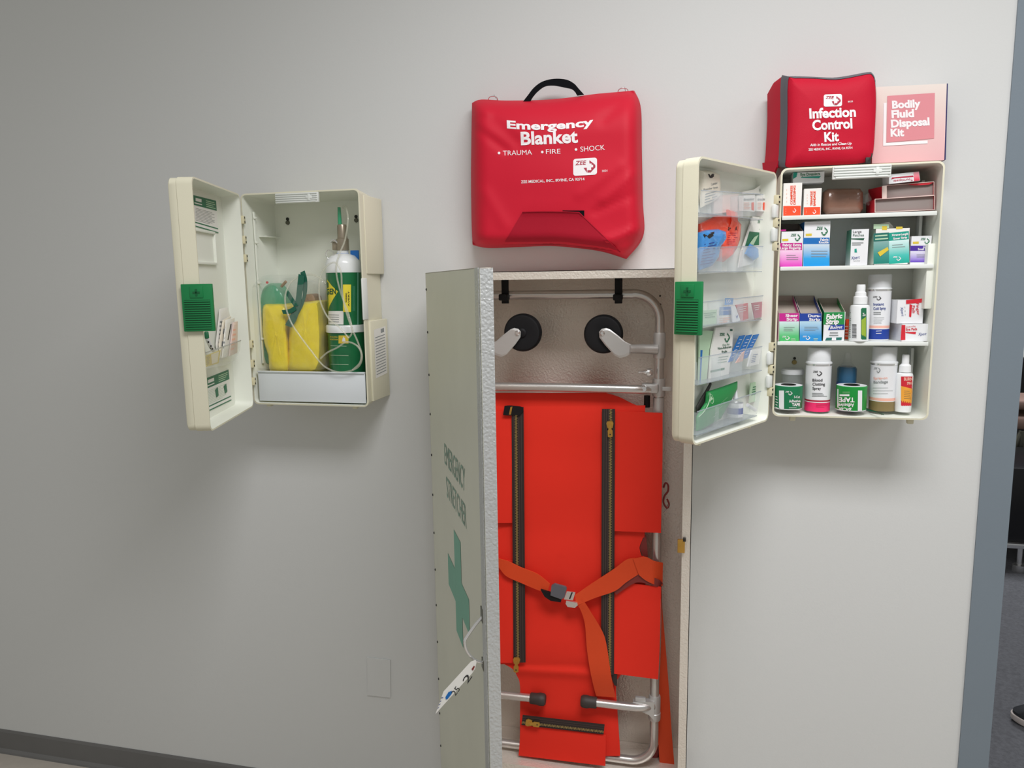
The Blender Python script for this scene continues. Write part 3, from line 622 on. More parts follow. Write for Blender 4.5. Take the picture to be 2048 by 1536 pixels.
packet('dressing_carton', [(1425, 392), (1474, 388), (1474, 422), (1425, 428)], -0.037, F2, 'pink_packet', 'flat pale pink carton behind the top door pocket', 'dressing carton', None, 0.003, flat=True)
packet('glove_packet', [(1400, 448), (1430, 434), (1440, 430), (1456, 432), (1456, 419), (1470, 423), (1473, 438), (1481, 448), (1478, 480), (1471, 500), (1460, 512), (1447, 524), (1434, 522), (1432, 505), (1438, 480), (1430, 462), (1400, 468)], -0.030, F2, 'glove_orange', 'crumpled orange foil packet sticking up in the second door pocket', 'glove packet',
       lambda q, c: (q.text('P', (1457, 461), (1462, 461), 7, c, 'ink_black', .02), q.text('A', (1470, 461), (1475, 461), 8, c, 'ink_black', .02), q.lines([(1458, 464), (1477, 464), (1474, 490), (1452, 490)], 6, c, 'ink_maroon', fill=.25)), 0.010, wob=.004)
packet('glove_packet', [(1398, 465), (1412, 460), (1436, 458), (1448, 462), (1448, 476), (1437, 495), (1432, 520), (1420, 534), (1400, 540), (1397, 500)], -0.018, F2, 'glove_blue', 'shiny blue foil packet in front of the orange one on the door', 'glove packet',
       lambda q, c: (q.poly([(1406, 469), (1411, 467), (1415, 472), (1421, 465), (1429, 463), (1428, 471), (1419, 477), (1413, 481)], c, 'ink_black'), q.lines([(1410, 486), (1438, 480), (1426, 528), (1400, 532)], 8, c, 'ink_blue', fill=.3)), 0.009, wob=.003)
packet('gauze_packet', [(1504, 433), (1526, 435), (1524, 500), (1502, 528), (1475, 535), (1480, 505)], -0.034, F2, 'paper', 'tall white and green gauze packet leaning in the second door pocket', 'dressing packet',
       multi(lambda q, c: (q.poly([(1496, 463), (1525, 466), (1519, 490), (1487, 492)], c, 'ink_green'), q.text('ZEE', (1512, 446), (1520, 446), 5, c, 'ink_green', .02), q.poly([(1520, 446), (1524, 449), (1523, 456), (1518, 461), (1515, 459), (1519, 453)], c, 'ink_green'), q.poly([(1495, 488), (1505, 474), (1513, 470), (1503, 490)], c, 'paper_green', .0012))), 0.003, flat=True)
packet('wipe_packet', [(1500, 487), (1516, 497), (1517, 515), (1507, 521), (1490, 508)], -0.026, F2, 'glove_blue', 'small pale blue packet low in the second door pocket', 'dressing packet', None, 0.003)
for P, m_, lab, tp in (([(1402, 621), (1432, 619), (1431, 650), (1402, 656)], 'paper_green', 'small pale green wipe packet behind the third door pocket', 'g'), ([(1436, 614), (1464, 612), (1461, 645), (1433, 650)], 'paper', 'white wipe packet with blue top behind the third door pocket', 'b'),
                       ([(1470, 610), (1494, 606), (1495, 637), (1480, 642)], 'ink_red', 'bright red wipe packet in the third door pocket', 'r'), ([(1502, 606), (1524, 603), (1521, 634), (1508, 637)], 'ink_maroon', 'dark red wipe packet nearest the hinges in the third door pocket', 'm'), ([(1461, 611), (1469, 613), (1479, 641), (1464, 645)], 'can_white', 'white wedge-shaped packet between the blue-topped and red packets', 'w')):
    def dd(q, c, P=P, tp=tp):
        x0_, y0_ = P[0]; x1_, y1_ = P[1]
        if tp == 'b': q.poly([(1437, 614), (1463, 613), (1461, 629), (1436, 631)], c, 'blue_print'); q.text('antiseptic', (1440, 622), (1460, 621), 3, c, 'ink_white'); q.lines([(1436, 635), (1460, 633), (1459, 644), (1436, 647)], 3, c, 'salmon')
        elif tp == 'w': q.poly([(1469, 630), (1471, 633), (1474, 629), (1472, 638)], c, 'navy_print')
        else: q.lines([(x0_ + 2, y0_ + 4), (x1_ - 2, y1_ + 4), (P[2][0] - 3, y1_ + 16), (x0_ + 6, y0_ + 16)], 3, c, 'paper' if tp != 'g' else 'ink_green', fill=.25)
    packet('wipe_packet', P, -0.022 if tp != 'w' else -0.014, F2, m_, lab, 'wipe packet', dd, 0.002, flat=True)
packet('wipe_packet', [(1450, 597), (1465, 596), (1464, 609), (1449, 610)], -0.030, F2, 'glove_blue', 'light blue label peeking above the blue-topped wipe packet', 'wipe packet', lambda q, c: q.text('10', (1451, 606), (1459, 605), 6, c, 'ink_white'), 0.002, flat=True)
packet('gauze_packet', [(1429, 655), (1464, 652), (1462, 690), (1455, 748), (1416, 758), (1420, 700)], -0.030, F2, 'paper', 'large white non-adherent pad packet with green print in the fourth door pocket', 'dressing packet',
       multi(lg(1436, 662, 1458, 688, 'ink_green', False), lambda q, c: (q.text('ZEE', (1436, 671), (1446, 671), 5, c, 'ink_green', .03), q.poly([(1457, 658), (1462, 658), (1462, 662), (1457, 662)], c, 'ink_darkgreen'), q.text('One Air', (1442, 692), (1456, 690), 4, c, 'ink_green', .01), q.text('Non-Adherent', (1433, 699), (1460, 695), 4.5, c, 'ink_darkgreen', .02), q.text('Pads', (1441, 706), (1451, 704), 4.5, c, 'ink_darkgreen', .02), q.lines([(1434, 712), (1456, 709), (1452, 725), (1431, 728)], 3, c, 'ink_green', fill=.2), q.poly([(1418, 741), (1446, 735), (1446, 739), (1418, 745)], c, 'ink_green'))), 0.003, flat=True)
packet('gauze_packet', [(1397, 660), (1424, 662), (1416, 700), (1410, 768), (1396, 770)], -0.034, F2, 'paper_green', 'pale green packet at the latch end of the fourth door pocket', 'dressing packet', lambda q, c: q.poly([(1398, 700), (1402, 700), (1398, 765), (1396, 765)], c, 'blue_print'), 0.003, flat=True)
for i in range(3):
    x = 1462 + i * 14
    packet('applicator_stick', [(x + 16, 672 - i), (x + 27, 670 - i), (x + 3, 722 - i * 3), (x - 7, 724 - i * 3)], -0.028 + i * .002, F2, 'blue_print', ('teal wrapped stick nearest the white pad packet', 'middle one of three teal wrapped sticks in the door', 'teal wrapped stick of three closest to the hinges')[i], 'wrapped stick',
           lambda q, c, x=x, i=i: q.lines([(x + 16, 676), (x + 23, 675), (x + 2, 716 - i * 3), (x - 4, 718 - i * 3)], 6, c, 'ink_white', fill=.15), 0.0018, flat=True)
packet('wipe_packet', [(1483, 706), (1488, 702), (1484, 722), (1470, 726)], -0.014, F2, 'salmon', 'small salmon pink packet in front of the teal sticks', 'wipe packet', None, 0.0018, flat=True)
packet('wipe_packet', [(1501, 700), (1520, 697), (1515, 728), (1493, 733)], -0.020, F2, 'paper', 'small white packet with dark print nearest the hinges, fourth door pocket', 'wipe packet', lambda q, c: q.lines([(1503, 708), (1513, 706), (1510, 724), (1498, 726)], 5, c, 'ink_blue', fill=.3), 0.003, flat=True)
# bottom pocket: green pouch and drops bottle
PO = thing('instrument_pouch', F2.map(-.02)(1425, 850), 'green vinyl pouch with open mouth in the bottom door pocket', 'pouch')
q = B(); m2 = F2.map(-0.020); q.puff([(1414, 784), (1445, 774), (1475, 763), (1475, 775), (1462, 800), (1440, 838), (1400, 862), (1393, 862), (1394, 835), (1402, 820), (1412, 806), (1413, 795)], m2, 'green_print', 0.006); c = CAST(q)
q.tube([c(1423 + 3 * math.cos(t * .785) + 2.4 * math.sin(t * .785), 798 - 3 * math.cos(t * .785) + 8.5 * math.sin(t * .785), .0006) for t in range(8)], 0.0005, 'paper_green', 6, True, 3)
q.poly([(1423, 792), (1425, 797), (1428, 797), (1423, 800), (1420, 804), (1421, 798)], c, 'paper_green'); q.lines([(1444, 803), (1460, 788), (1430, 835), (1424, 838)], 5, c, 'paper_green', fill=.14)
q.build('pouch_body', PO)
q = B(); q.tube([m2(x, y, .007) for x, y in ((1413, 785), (1413, 797), (1408, 812), (1400, 824), (1391, 833))], 0.0008, 'paper_green', 6); q.puff([(1421, 764), (1423, 766), (1415, 784), (1411, 799), (1400, 818), (1393, 826), (1392, 815), (1402, 796), (1412, 780)], F2.map(-.027), 'dark', 0.003); q.build('pouch_mouth', PO)
BT = thing('drops_bottle', F2.map(-.022)(1470, 838), 'small clear eye drops bottle with blue band in the bottom door pocket', 'bottle')
bo = F2.map(-.022)(1470, 838); zt = lambda py: F2.map(-.022)(1472, py).z
q = B(); q.lathe([(.0145, bo.z - .003), (.0155, zt(832)), (.0155, zt(826)), (.0155, zt(814)), (.0155, zt(805)), (.012, zt(800)), (.006, zt(796))], (bo.x, bo.y, 0), ['clear', 'can_white', 'navy_print', 'can_white', 'clear', 'clear'], 24); q.build('bottle_body', BT)
q = B(); q.lathe([(.005, zt(798)), (.0035, zt(788)), (.0018, zt(776)), (.0028, zt(775)), (.0022, zt(771))], (bo.x, bo.y, 0), ['can_white', 'can_white', 'blue_print', 'blue_print'], 16); q.build('dropper', BT)
packet('gauze_packet', [(1500, 766), (1520, 762), (1516, 800), (1497, 806)], -0.03, F2, 'paper_green', 'faint green packet nearest the hinges in the bottom door pocket', 'dressing packet', dline([(1504, 772), (1516, 769), (1513, 788), (1500, 792)], 4, 'ink_green'), 0.002, flat=True)
q = B(); q.tube([F2.map(-.02)(x, y) for x, y in ((1495, 810), (1504, 816), (1510, 820))], 0.004, 'can_white', 10); q.build('gauze_roll', None, ('short white roll lying behind the drops bottle in the door', 'gauze roll'))

# ------------------------------------------------------------------ cartons on the shelves
def carton(name, px, py_top, base_z, depf, thick, label, cat='carton', body='paper', top=None, deco=None, side=None, group=None, yaw=0, opened=False, inner='cardboard', rise=0, fade_side=False):
    """px: left and right pixel of the front face at its foot; stands on base_z"""
    xm = (px[0] + px[1]) / 2; ym = 600
    for _ in range(8): ym += (at(xm, ym, depf).z - base_z) * 1450 / (D - depf) * 0.9
    a = at(px[0], ym, depf); c = at(px[1], ym, depf); zt_ = at(xm, py_top, depf).z; q = B(); e = .0006
    x0_, x1_ = max(a.x, XA + .0078), c.x; y0_, y1_ = -depf, -depf + thick; z0_ = base_z + .0003
    cxm = (x0_ + x1_) / 2; cs, sn = math.cos(yaw), math.sin(yaw)
    xf = lambda x, y, z: Vector((cxm + (x - cxm) * cs - (y - y0_) * sn, y0_ + (x - cxm) * sn + (y - y0_) * cs, z))
    T = .0008
    if rise:
        T = .0012; zb_ = zt_ + rise
        def wedge(xa, xb, ya, yb, za, zc, zd, ms): q.add([xf(xa, ya, za), xf(xb, ya, za), xf(xa, yb, za), xf(xb, yb, za), xf(xa, ya, zc), xf(xb, ya, zc), xf(xa, yb, zd), xf(xb, yb, zd)], [(0, 2, 3, 1), (4, 5, 7, 6), (0, 1, 5, 4), (2, 6, 7, 3), (0, 4, 6, 2), (1, 3, 7, 5)], ms)
        wedge(x0_, x1_, y0_, y0_ + T, z0_, zt_, zt_, [body] * 6); wedge(x0_, x1_, y1_ - T, y1_, z0_, zb_, zb_, [inner, inner, inner, body, body, body])
        for xa, xb in ((x0_, x0_ + T), (x1_ - T, x1_)): wedge(xa, xb, y0_ + T, y1_ - T, z0_, zt_, zb_, [inner, inner, body, body, side or inner, side or inner])
        wedge(x0_ + T, x1_ - T, y0_ + T, y1_ - T, z0_, zt_ - .012, zb_ - .012, [inner] * 6)
    elif opened:
        q.box(x0_, x1_, y0_, y0_ + T, z0_, zt_, body, xf, [inner, inner, body, inner, body, body]); q.box(x0_, x1_, y1_ - T, y1_, z0_, zt_, body, xf, [inner, inner, inner, body, body, body])
        q.box(x0_, x0_ + T, y0_, y1_, z0_, zt_, side or body, xf, [inner, inner, body, body, side or body, inner]); q.box(x1_ - T, x1_, y0_, y1_, z0_, zt_, side or body, xf, [inner, inner, body, body, inner, side or body])
        q.box(x0_, x1_, y0_, y1_, z0_, z0_ + T, inner, xf); q.box(x0_ + T, x1_ - T, y0_ + T, y1_ - T, z0_, zt_ - .006, inner, xf)
    else:
        q.box(x0_, x1_, y0_, y1_, z0_, zt_, body, xf, [body, top or body, body, body, side or body, side or body])
    if fade_side:
        for i in range(8): q.g[i] = 1 if q.v[i].z > (z0_ + zt_) / 2 else 0
    n = Vector((sn, -cs, 0)); p0 = Vector((cxm, y0_, 0))
    f = lambda x, y, o=0: onplane(x, y, p0, n) + n * o
    if deco: deco(q, f, xf)
    return q.build(name, None, (label, cat, group)), q
s1, s2, s3, s4 = SH
def compress(x0, x1, yt, yb, yo, w1, w2):
    def d(q, f, xf):
        q.poly([(x0 + .6, yo), (x1 - .6, yo - .5), (x1 - .8, yb), (x0 + .6, yb)], f, 'orange_print')
        xm = (x0 + x1) / 2
        q.text(w1, (xm + 1, yo - 3), (xm + 1, yt + 5), 4.2, f, 'orange_print', .03); q.text(w2, (xm + 7, yo - 3), (xm + 7, yt + 5), 4.2, f, 'orange_print', .03)
        q.lines([(x0 + 7, yt + 10), (x0 + 8, yt + 10), (x0 + 8, yo - 5), (x0 + 7, yo - 5)], 4, f, 'salmon'); q.logo(xm - 5, yo + 3, xm + 9, yo + 15, f, 'ink_white', .001, False)
        q.lines([(x0 + 5, yo + 4), (x0 + 6, yo + 4), (x0 + 6, yb - 4), (x0 + 5, yb - 4)], 3, f, 'salmon')
    return d
carton('dressing_carton', (1565, 1602), 366, s1, .112, .045, 'tall white and orange compress dressing carton, leftmost on the top shelf', deco=compress(1566, 1602, 366, 433, 412, 'COMPRESS', 'DRESSING'), yaw=0.05)
carton('dressing_carton', (1606.5, 1641), 377, s1, .110, .045, 'shorter white and orange carton beside the compress dressing one', deco=compress(1607, 1641, 377, 431, 414.5, 'TRIANGLE', 'BANDAGE'), yaw=-0.03)
def eye(q, f, xf):
    q.poly([(1587, 345), (1595, 345), (1593, 354), (1586, 358)], f, 'teal_print'); q.text('Eye Dressings', (1601, 352), (1640, 350), 5.5, f, 'ink_green', .02); q.poly([(1602, 354), (1642, 352), (1638, 356.5), (1602, 355.5)], f, 'teal_print', .0009)
zA = at(1584, 366, .112).z
carton('dressing_carton', (1586, 1648), 344, zA + .0004, .100, .05, 'flat white carton with turquoise end lying across the orange-bottomed cartons', body='can_white', deco=eye, top='can_white')
q = B(); P = [(1646, 384), (1655, 378), (1690, 377), (1720, 377), (1726, 385), (1726, 418), (1720, 427), (1690, 428.5), (1652, 429.5), (1645, 420)]; f = FP(.07); q.puff(P, f, 'brown_wrap', 0.02, 0, .002)
L = [[at(x, y, .07) for x, y in P], [at(x, y, .07) + Vector((0, .045, 0)) for x, y in P]]; q.loft(L, 'brown_wrap')
WR = q.build('bandage_roll', None, ('brown elastic bandage roll wrapped in clear film on the top shelf', 'bandage roll'))
q = B(); q.puff([(1727, 392), (1738, 385), (1744, 398), (1738, 412), (1727, 406)], FP(.07), 'clear', .006, 0, .002); q.build('wrapper_twist', WR)
def openbox(name, x0p, xm, x1p, yt0, yt1, yb0, yb1, dep, th, label, strip_=None):
    q = B(); f = FP(dep); P = [(xm, yt0), (x1p, yt1), (x1p, yb1), (xm, yb0)]; n = Vector((0, 1, 0))
    pts = [f(x, y) for x, y in P]; bk = [p + n * th for p in pts]; zb_ = max(min(p.z for p in pts), 0)
    e = .0012
    q.add(pts + bk, [(0, 1, 5, 4), (3, 2, 6, 7), (1, 2, 6, 5)], 'ink_red'); q.add(bk, [(0, 1, 2, 3)], 'cardboard_dim')
    ins = [p + Vector((0, .006, 0)) for p in pts]; q.add(ins, [(0, 1, 2, 3)], 'cardboard_gray')
    lf = [pts[0], pts[3], pts[3] + Vector((0, th * .9, 0)) + Vector((at(x0p, yb0, dep - th * .9).x - pts[3].x, 0, 0)), pts[0] + Vector((0, th * .9, 0)) + Vector((at(x0p, yt0, dep - th * .9).x - pts[0].x, 0, 0))]
    q.add(lf, [(0, 1, 2, 3)], 'ink_red')
    for a_, b_ in ((0, 1), (2, 3), (1, 2), (3, 0)): q.tube([pts[a_], pts[b_]], .0006, 'pink_packet', 6, sub=0)
    if strip_: q.slab([(strip_, yt0 + 1), (xm, yt0), (xm, yb0), (strip_, yb0)], f, 'pink_packet', .001, .0008)
    return q, f
q, f = openbox('c', 1733, 1750, 1869, 398.5, 391, 424.5, 419.5, .108, .075, ''); q.poly([(1872, 419), (1870, 425), (1812, 427.5), (1750, 429)], f, 'pink_packet', .0002) if False else None
q.build('dressing_carton', None, ('lower of two open red cartons lying on the top shelf, grey inside showing', 'carton'))
q, f = openbox('c', 1737, 1773, 1868, 371, 363.5, 397.0, 390.5, .104, .07, '', 1764); q.add([at(x, y, .103) for x, y in ((1815, 369), (1840, 365.5), (1869, 364), (1858, 369), (1830, 371), (1822, 370))], [(0, 1, 2, 3, 4, 5)], 'ink_red')
q.build('dressing_carton', None, ('upper open red carton with white corner strip, torn top edge', 'carton'))
q = B(); P = [(1778, 349), (1838, 343), (1840, 361), (1778, 368)]; f = FP(.112); q.loft([[f(x, y) for x, y in P], [f(x, y, -.05) for x, y in P]], 'can_white', smooth=False)
q.quadfade([(1838, 352.5), (1838, 345), (1827, 345), (1826, 353)], f, 'can_white') if False else None
q.quadfade([(1827, 344.5), (1837.6, 343.5), (1839.5, 361), (1828, 362)], f, 'fade_redflip')
q.poly([(1784, 355), (1826, 351), (1827, 354), (1790, 356.8), (1782, 359)], f, 'ink_maroon'); q.text('Tourniquets', (1826, 356.5), (1787, 360), 4.6, f, 'ink_maroon', .01, up=(0, 1), lean=.1)
q.build('dressing_carton', None, ('white and red carton with upside-down print, lying on the upper open red carton', 'carton'))
# second shelf
def strip_box(x0, x1, yt, yb, ya, yb1, yc, band, fade, t1, t2, lcol='ink_green', lgx=0.45, tcol='ink_white', gold=True):
    def d(q, f, xf):
        if ya > yt: q.logo(x0 + (x1 - x0) * lgx, yt + (ya - yt) * .1, x1 - 1.5, ya - 1, f, lcol, .0008) 
        if gold and ya > yt: q.poly([(x0 + 5, ya - 8), (x0 + 17, ya - 8.5), (x0 + 17, ya - 4), (x0 + 5, ya - 3.5)], f, 'ink_gold')
        q.poly([(x0, ya), (x1, ya - .3), (x1, yb1 - .3), (x0, yb1)], f, band); q.quadfade([(x0, yb1), (x1, yb1 - .3), (x1, yb - .4), (x0, yb)], f, fade)
        hh = (yb1 - ya) * .36
        q.text(t1, (x1 - 2 - min(len(t1) * 2.7 * hh / 4.6, x1 - x0 - 4), ya + hh + 1.5), (x1 - 2, ya + hh + 1.2), hh, f, tcol, .03)
        q.text(t2, (x1 - 2 - min(len(t2) * 2.7 * hh / 4.6, x1 - x0 - 3), yb1 - 1.8), (x1 - 2, yb1 - 2.1), hh, f, tcol, .03)
        h_ = yb - yb1; q.lines([(x0 + (x1 - x0) * .3, yb1 + h_ * .25), (x1 - 3, yb1 + h_ * .25), (x1 - 3, yb1 + h_ * .62), (x0 + (x1 - x0) * .3, yb1 + h_ * .62)], 3, f, 'ink_gray', .001, .2)
    return d
carton('bandage_carton', (1559, 1604), 463, s2, .112, .07, 'pink and magenta bandage carton at the left end of the second shelf', body='can_white', opened=True, rise=.02, inner='cardboard_gray', deco=lambda q, f, xf: (strip_box(1559.5, 1604, 463, 533.5, 486, 500.5, 0, 'magenta_print', 'fade_magenta', 'Fabric Extra', 'Large Fingertip')(q, f, xf), q.poly([(1560, 459.5), (1572, 459), (1572, 462), (1560, 462.5)], f, 'magenta_print')))
carton('bandage_carton', (1605.5, 1657), 443, s2, .110, .07, 'tall blue and white knuckle bandage carton on the second shelf', body='can_white', deco=strip_box(1606.5, 1659, 448, 532.5, 475.5, 488.5, 0, 'blue_print', 'fade_blue', 'Fabric', 'Knuckle'), side='blue_print')
def patches(q, f, xf):
    q.text('Large', (1706, 466), (1723, 465.5), 5, f, 'ink_black', .0); q.text('Patches', (1706, 473), (1728, 472.5), 5, f, 'ink_darkgreen', .0)
    q.poly([(1702, 477), (1729, 476.3), (1727, 480.5), (1702, 478.5)], f, 'ink_darkgreen'); q.lines([(1704, 484), (1729, 483.5), (1729, 491), (1704, 491.5)], 2, f, 'ink_gray')
    q.poly([(1709, 498), (1713, 497), (1714, 505), (1709, 505)], f, 'teal_print'); q.text('Xpert', (1702, 519), (1719, 517), 6, f, 'ink_blue', .0, lean=.3); q.text('technology', (1707, 523), (1720, 522), 2.4, f, 'ink_gray')
carton('dressing_carton', (1700, 1734), 458.5, s2, .118, .06, 'white large-patches carton with green fading side, mid second shelf', body='can_white', deco=patches, side='fade_side', fade_side=True, yaw=-.05)
def teal(q, f, xf):
    q.poly([(1747, 448), (1778, 448), (1778, 456), (1747, 458)], f, 'paper_green'); q.quadfade([(1747, 480), (1778, 478), (1778, 527), (1747, 528)], f, 'fade_teal_shaded'); q.poly([(1747, 467), (1778, 465), (1778, 481), (1747, 483)], f, 'teal_dark', .0009)  # left face laid flat on the front, its shade painted as darker teals
    q.poly([(1764, 452), (1774, 452), (1774, 460), (1764, 460)], f, 'ink_gold'); q.lines([(1750, 469), (1776, 467), (1776, 480), (1750, 482)], 2, f, 'paper_green', .0012)
    q.poly([(1755, 505), (1775, 494), (1777, 500), (1760, 513)], f, 'ink_gold', .0012)
    q.poly([(1792, 453.5), (1805, 453), (1805, 458), (1792, 458.5)], f, 'ink_gold'); q.poly([(1778, 466), (1817.6, 462), (1817.6, 478.5), (1778, 482)], f, 'teal_print'); q.quadfade([(1778, 482), (1817.6, 478.5), (1818.5, 525), (1778, 528)], f, 'fade_teal')
    q.text('Xtreme-Length', (1783, 472.5), (1816, 469.5), 4.2, f, 'ink_white', .03, .0012); q.text('Sheer Strip', (1786, 479.5), (1814, 476.5), 4, f, 'ink_white', .03, .0012)
    q.lines([(1784, 488), (1816, 486), (1816, 495), (1784, 497)], 2, f, 'ink_gray', .001, .2); q.logo(1784, 511, 1803, 523, f, 'ink_white', .0012)
carton('bandage_carton', (1747, 1816), 457, s2, .106, .07, 'wide teal and white strip bandage carton with open lid, right on second shelf', body='paper', opened=True, deco=teal, inner='cardboard')
q = B(); q.slab([(1748, 450), (1778, 444), (1786, 452), (1788, 458), (1748, 458)], FP(.095), 'paper', .001); q.build('carton_flap', bpy.data.objects[[o.name for o in bpy.data.objects if o.name.startswith('bandage_carton')][-1]])
carton('bandage_carton', (1820, 1860), 472, s2, .100, .06, 'small purple and white bandage carton at the right end of second shelf', body='can_white', deco=strip_box(1820.5, 1862, 472, 524.5, 491.5, 502, 0, 'purple_print', 'fade_purple', 'Fabric', 'Small Strip'))
q = B(); q.puff([(1704, 447), (1712, 441), (1730, 440), (1745, 445), (1745, 500), (1735, 515), (1712, 515), (1704, 480)], FP(.035), 'clear', .018, 0, .004); q.build('plastic_bag', None, ('clear plastic pouch behind the large-patches carton', 'plastic bag'))
# third shelf
def shortbox(x0, x1, ya, yb1, yb, band, fade, t1, t2):
    def d(q, f, xf):
        q.poly([(x0, ya), (x1, ya - .3), (x1, yb1 - .3), (x0, yb1)], f, band); q.quadfade([(x0, yb1), (x1, yb1 - .3), (x1, yb - .4), (x0, yb)], f, fade)
        q.text(t1, (x1 - 2 - 5 * len(t1), ya + 7.3), (x1 - 2, ya + 7), 5.2, f, 'ink_white', .035); q.text(t2, (x1 - 2 - 4.6 * len(t2), ya + 14.6), (x1 - 3, ya + 14.3), 5.2, f, 'ink_white', .035)
        q.lines([(x0 + 9, yb1 + 10), (x1 - 4, yb1 + 10), (x1 - 4, yb1 + 20), (x0 + 9, yb1 + 20)], 3, f, 'ink_gray', .001, .2); q.logo(x0 + 4, yb - 14, x0 + 22, yb - 3, f, 'ink_white', .001); q.lines([(x1 - 16, yb - 8), (x1 - 5, yb - 8), (x1 - 5, yb - 3), (x1 - 16, yb - 3)], 2, f, 'paper_green', .001)
    return d
o_, _ = carton('bandage_carton', (1554, 1597), 626, s3, .112, .10, 'open-topped magenta and green sheer strip carton, leftmost on third shelf', body='cardboard', opened=True, rise=.034, side='magenta_print', deco=shortbox(1558.5, 1598, 626.5, 643, 684.5, 'magenta_print', 'fade_green', 'Sheer', 'Strip'))
carton('bandage_carton', (1599, 1641.5), 626.5, s3, .112, .10, 'open-topped navy and blue strip carton between the two greenish ones', body='cardboard', opened=True, rise=.034, side='navy_print', deco=shortbox(1599.5, 1643, 627, 642.5, 684.2, 'navy_print', 'fade_dura', 'Dura-', 'Strip'))
def fab(q, f, xf):
    q.poly([(1648, 624.5), (1689.3, 624), (1689, 649), (1646, 649)], f, 'green_print'); q.text('Fabric', (1652, 638), (1684, 636), 9, f, 'ink_white', .045, lean=.2); q.text('Strip', (1651, 648), (1677, 647), 9, f, 'ink_white', .045, .0016, lean=.2)
    q.poly([(1661, 650), (1689, 649), (1688.6, 659), (1656, 660)], f, 'navy_print', .0009); q.text('Budget', (1660, 658), (1684, 656.5), 6, f, 'ink_white', .02, .0012, lean=.3); q.lines([(1660, 663), (1678, 663), (1678, 673), (1658, 673)], 2, f, 'ink_gray')
    q.poly([(1653, 675.5), (1684, 674.5), (1683, 680), (1650, 681)], f, 'teal_dark', .0009); q.poly([(1664, 675), (1672, 675), (1672, 680.5), (1663, 680.5)], f, 'can_white', .0012)
carton('bandage_carton', (1646, 1688), 624, s3, .112, .10, 'open-topped green fabric strip carton with white lower label, third shelf', body='can_white', opened=True, rise=.026, deco=fab, side='green_print', yaw=-0.03)
carton('dressing_carton', (1690, 1706), 640, s3, .06, .04, 'thin orange-red carton glimpsed behind the white spray bottle', body='orange_print', deco=lambda q, f, xf: q.lines([(1690, 650), (1698, 650), (1698, 675), (1690, 675)], 4, f, 'salmon'))

def vessel(name, cxp, ybase_z, dep, prof, label, cat, mats, parts, decals=None, n=32):
    """prof: list of (radius, pixel row); parts: list of (name, first, last) slices of the profile"""
    zf = lambda py: at(cxp, py, dep).z; c0 = at(cxp, 700, dep)
    T = thing(name, (c0.x, c0.y, ybase_z), label, cat); outs = []
    for nm, i0, i1 in parts:
        q = B(); P = [(r, ybase_z + .0003 if y is None else zf(y)) for r, y in prof[i0:i1 + 1]]
        q.lathe(P, (c0.x, c0.y, 0), [mats[i] for i in range(i0, i1)], n)
        if decals and nm in decals: decals[nm](q, CAST(q, dep))
        outs.append(q.build(nm, T))
    return T
k = 1.0 / 865
def mspray(q, c):
    for i in range(5): q.poly([(1722 + i * 2.2, 616 + (i == 0) * 2), (1722 + (i + 1) * 2.2, 616), (1722 + (i + 1) * 2.2, 679), (1722 + i * 2.2, 679 - (i == 0) * 2)], c, 'ink_green')
    for i in range(4): q.poly([(1723 + i * 2.2, 640 - i * 1.5), (1723 + (i + 1) * 2.2, 638 - i * 1.5), (1723 + (i + 1) * 2.2, 672 + i), (1723 + i * 2.2, 668 + i)], c, 'olive_print', .0008)
    q.text('Ze', (1725, 632), (1731, 632), 6, c, 'ink_white', .02, .0012)
    for i in range(12): q.poly([(1704, 648 + i * 2.4), (1713, 648.4 + i * 2.4), (1713, 649.6 + i * 2.4), (1704, 649.2 + i * 2.4)], c, 'ink_black')
    q.lines([(1698.5, 616), (1702, 616), (1702, 676), (1698.5, 676)], 16, c, 'ink_gray', .0006)
vessel('spray_bottle', 1715.5, s3, .108, [(.0185, None), (.0193, 681), (.0193, 616), (.018, 611), (.0125, 609), (.0135, 608), (.0135, 594), (.011, 592), (.0105, 585), (.0085, 583), (.0085, 572), (.0078, 569)],
       'white pump spray bottle with barcode and lime green label, third shelf', 'spray bottle', ['bottle_white'] * 11, [('bottle_body', 0, 4), ('collar', 5, 8), ('spray_nozzle', 8, 11)], {'bottle_body': mspray})
def cold(q, c):
    q.logo(1744, 591, 1764, 602, c, 'ink_black', .0008); q.text('Instant', (1747, 611), (1768, 610.5), 5, c, 'ink_blue', .02, cut=6); q.text('Cold Spray', (1747, 620), (1772, 619), 5.5, c, 'ink_blue', .02, cut=8)
    q.lines([(1747, 623), (1763, 623), (1763, 630), (1747, 630)], 2, c, 'ink_gray', .0008); q.lines([(1747, 634), (1770, 634), (1770, 648), (1747, 648)], 5, c, 'ink_gray', .0008, .18); q.lines([(1752, 660), (1766, 659), (1766, 669), (1752, 669)], 2, c, 'ink_white', .0008, .2)
vessel('spray_can', 1752, s3, .072, [(.0225, None), (.0232, 677), (.0232, 657), (.0232, 655), (.0232, 650), (.0232, 585), (.0238, 582), (.0245, 578), (.0238, 576), (.0225, 575), (.0225, 551), (.021, 549)],
       'white aerosol can with deep blue base band, back of third shelf', 'spray can', ['can_white', 'navy_print', 'can_white', 'salmon', 'can_white', 'can_white', 'chrome', 'cap_white', 'cap_white', 'cap_white', 'cap_white'], [('can', 0, 6), ('cap', 6, 11)], {'can': cold})
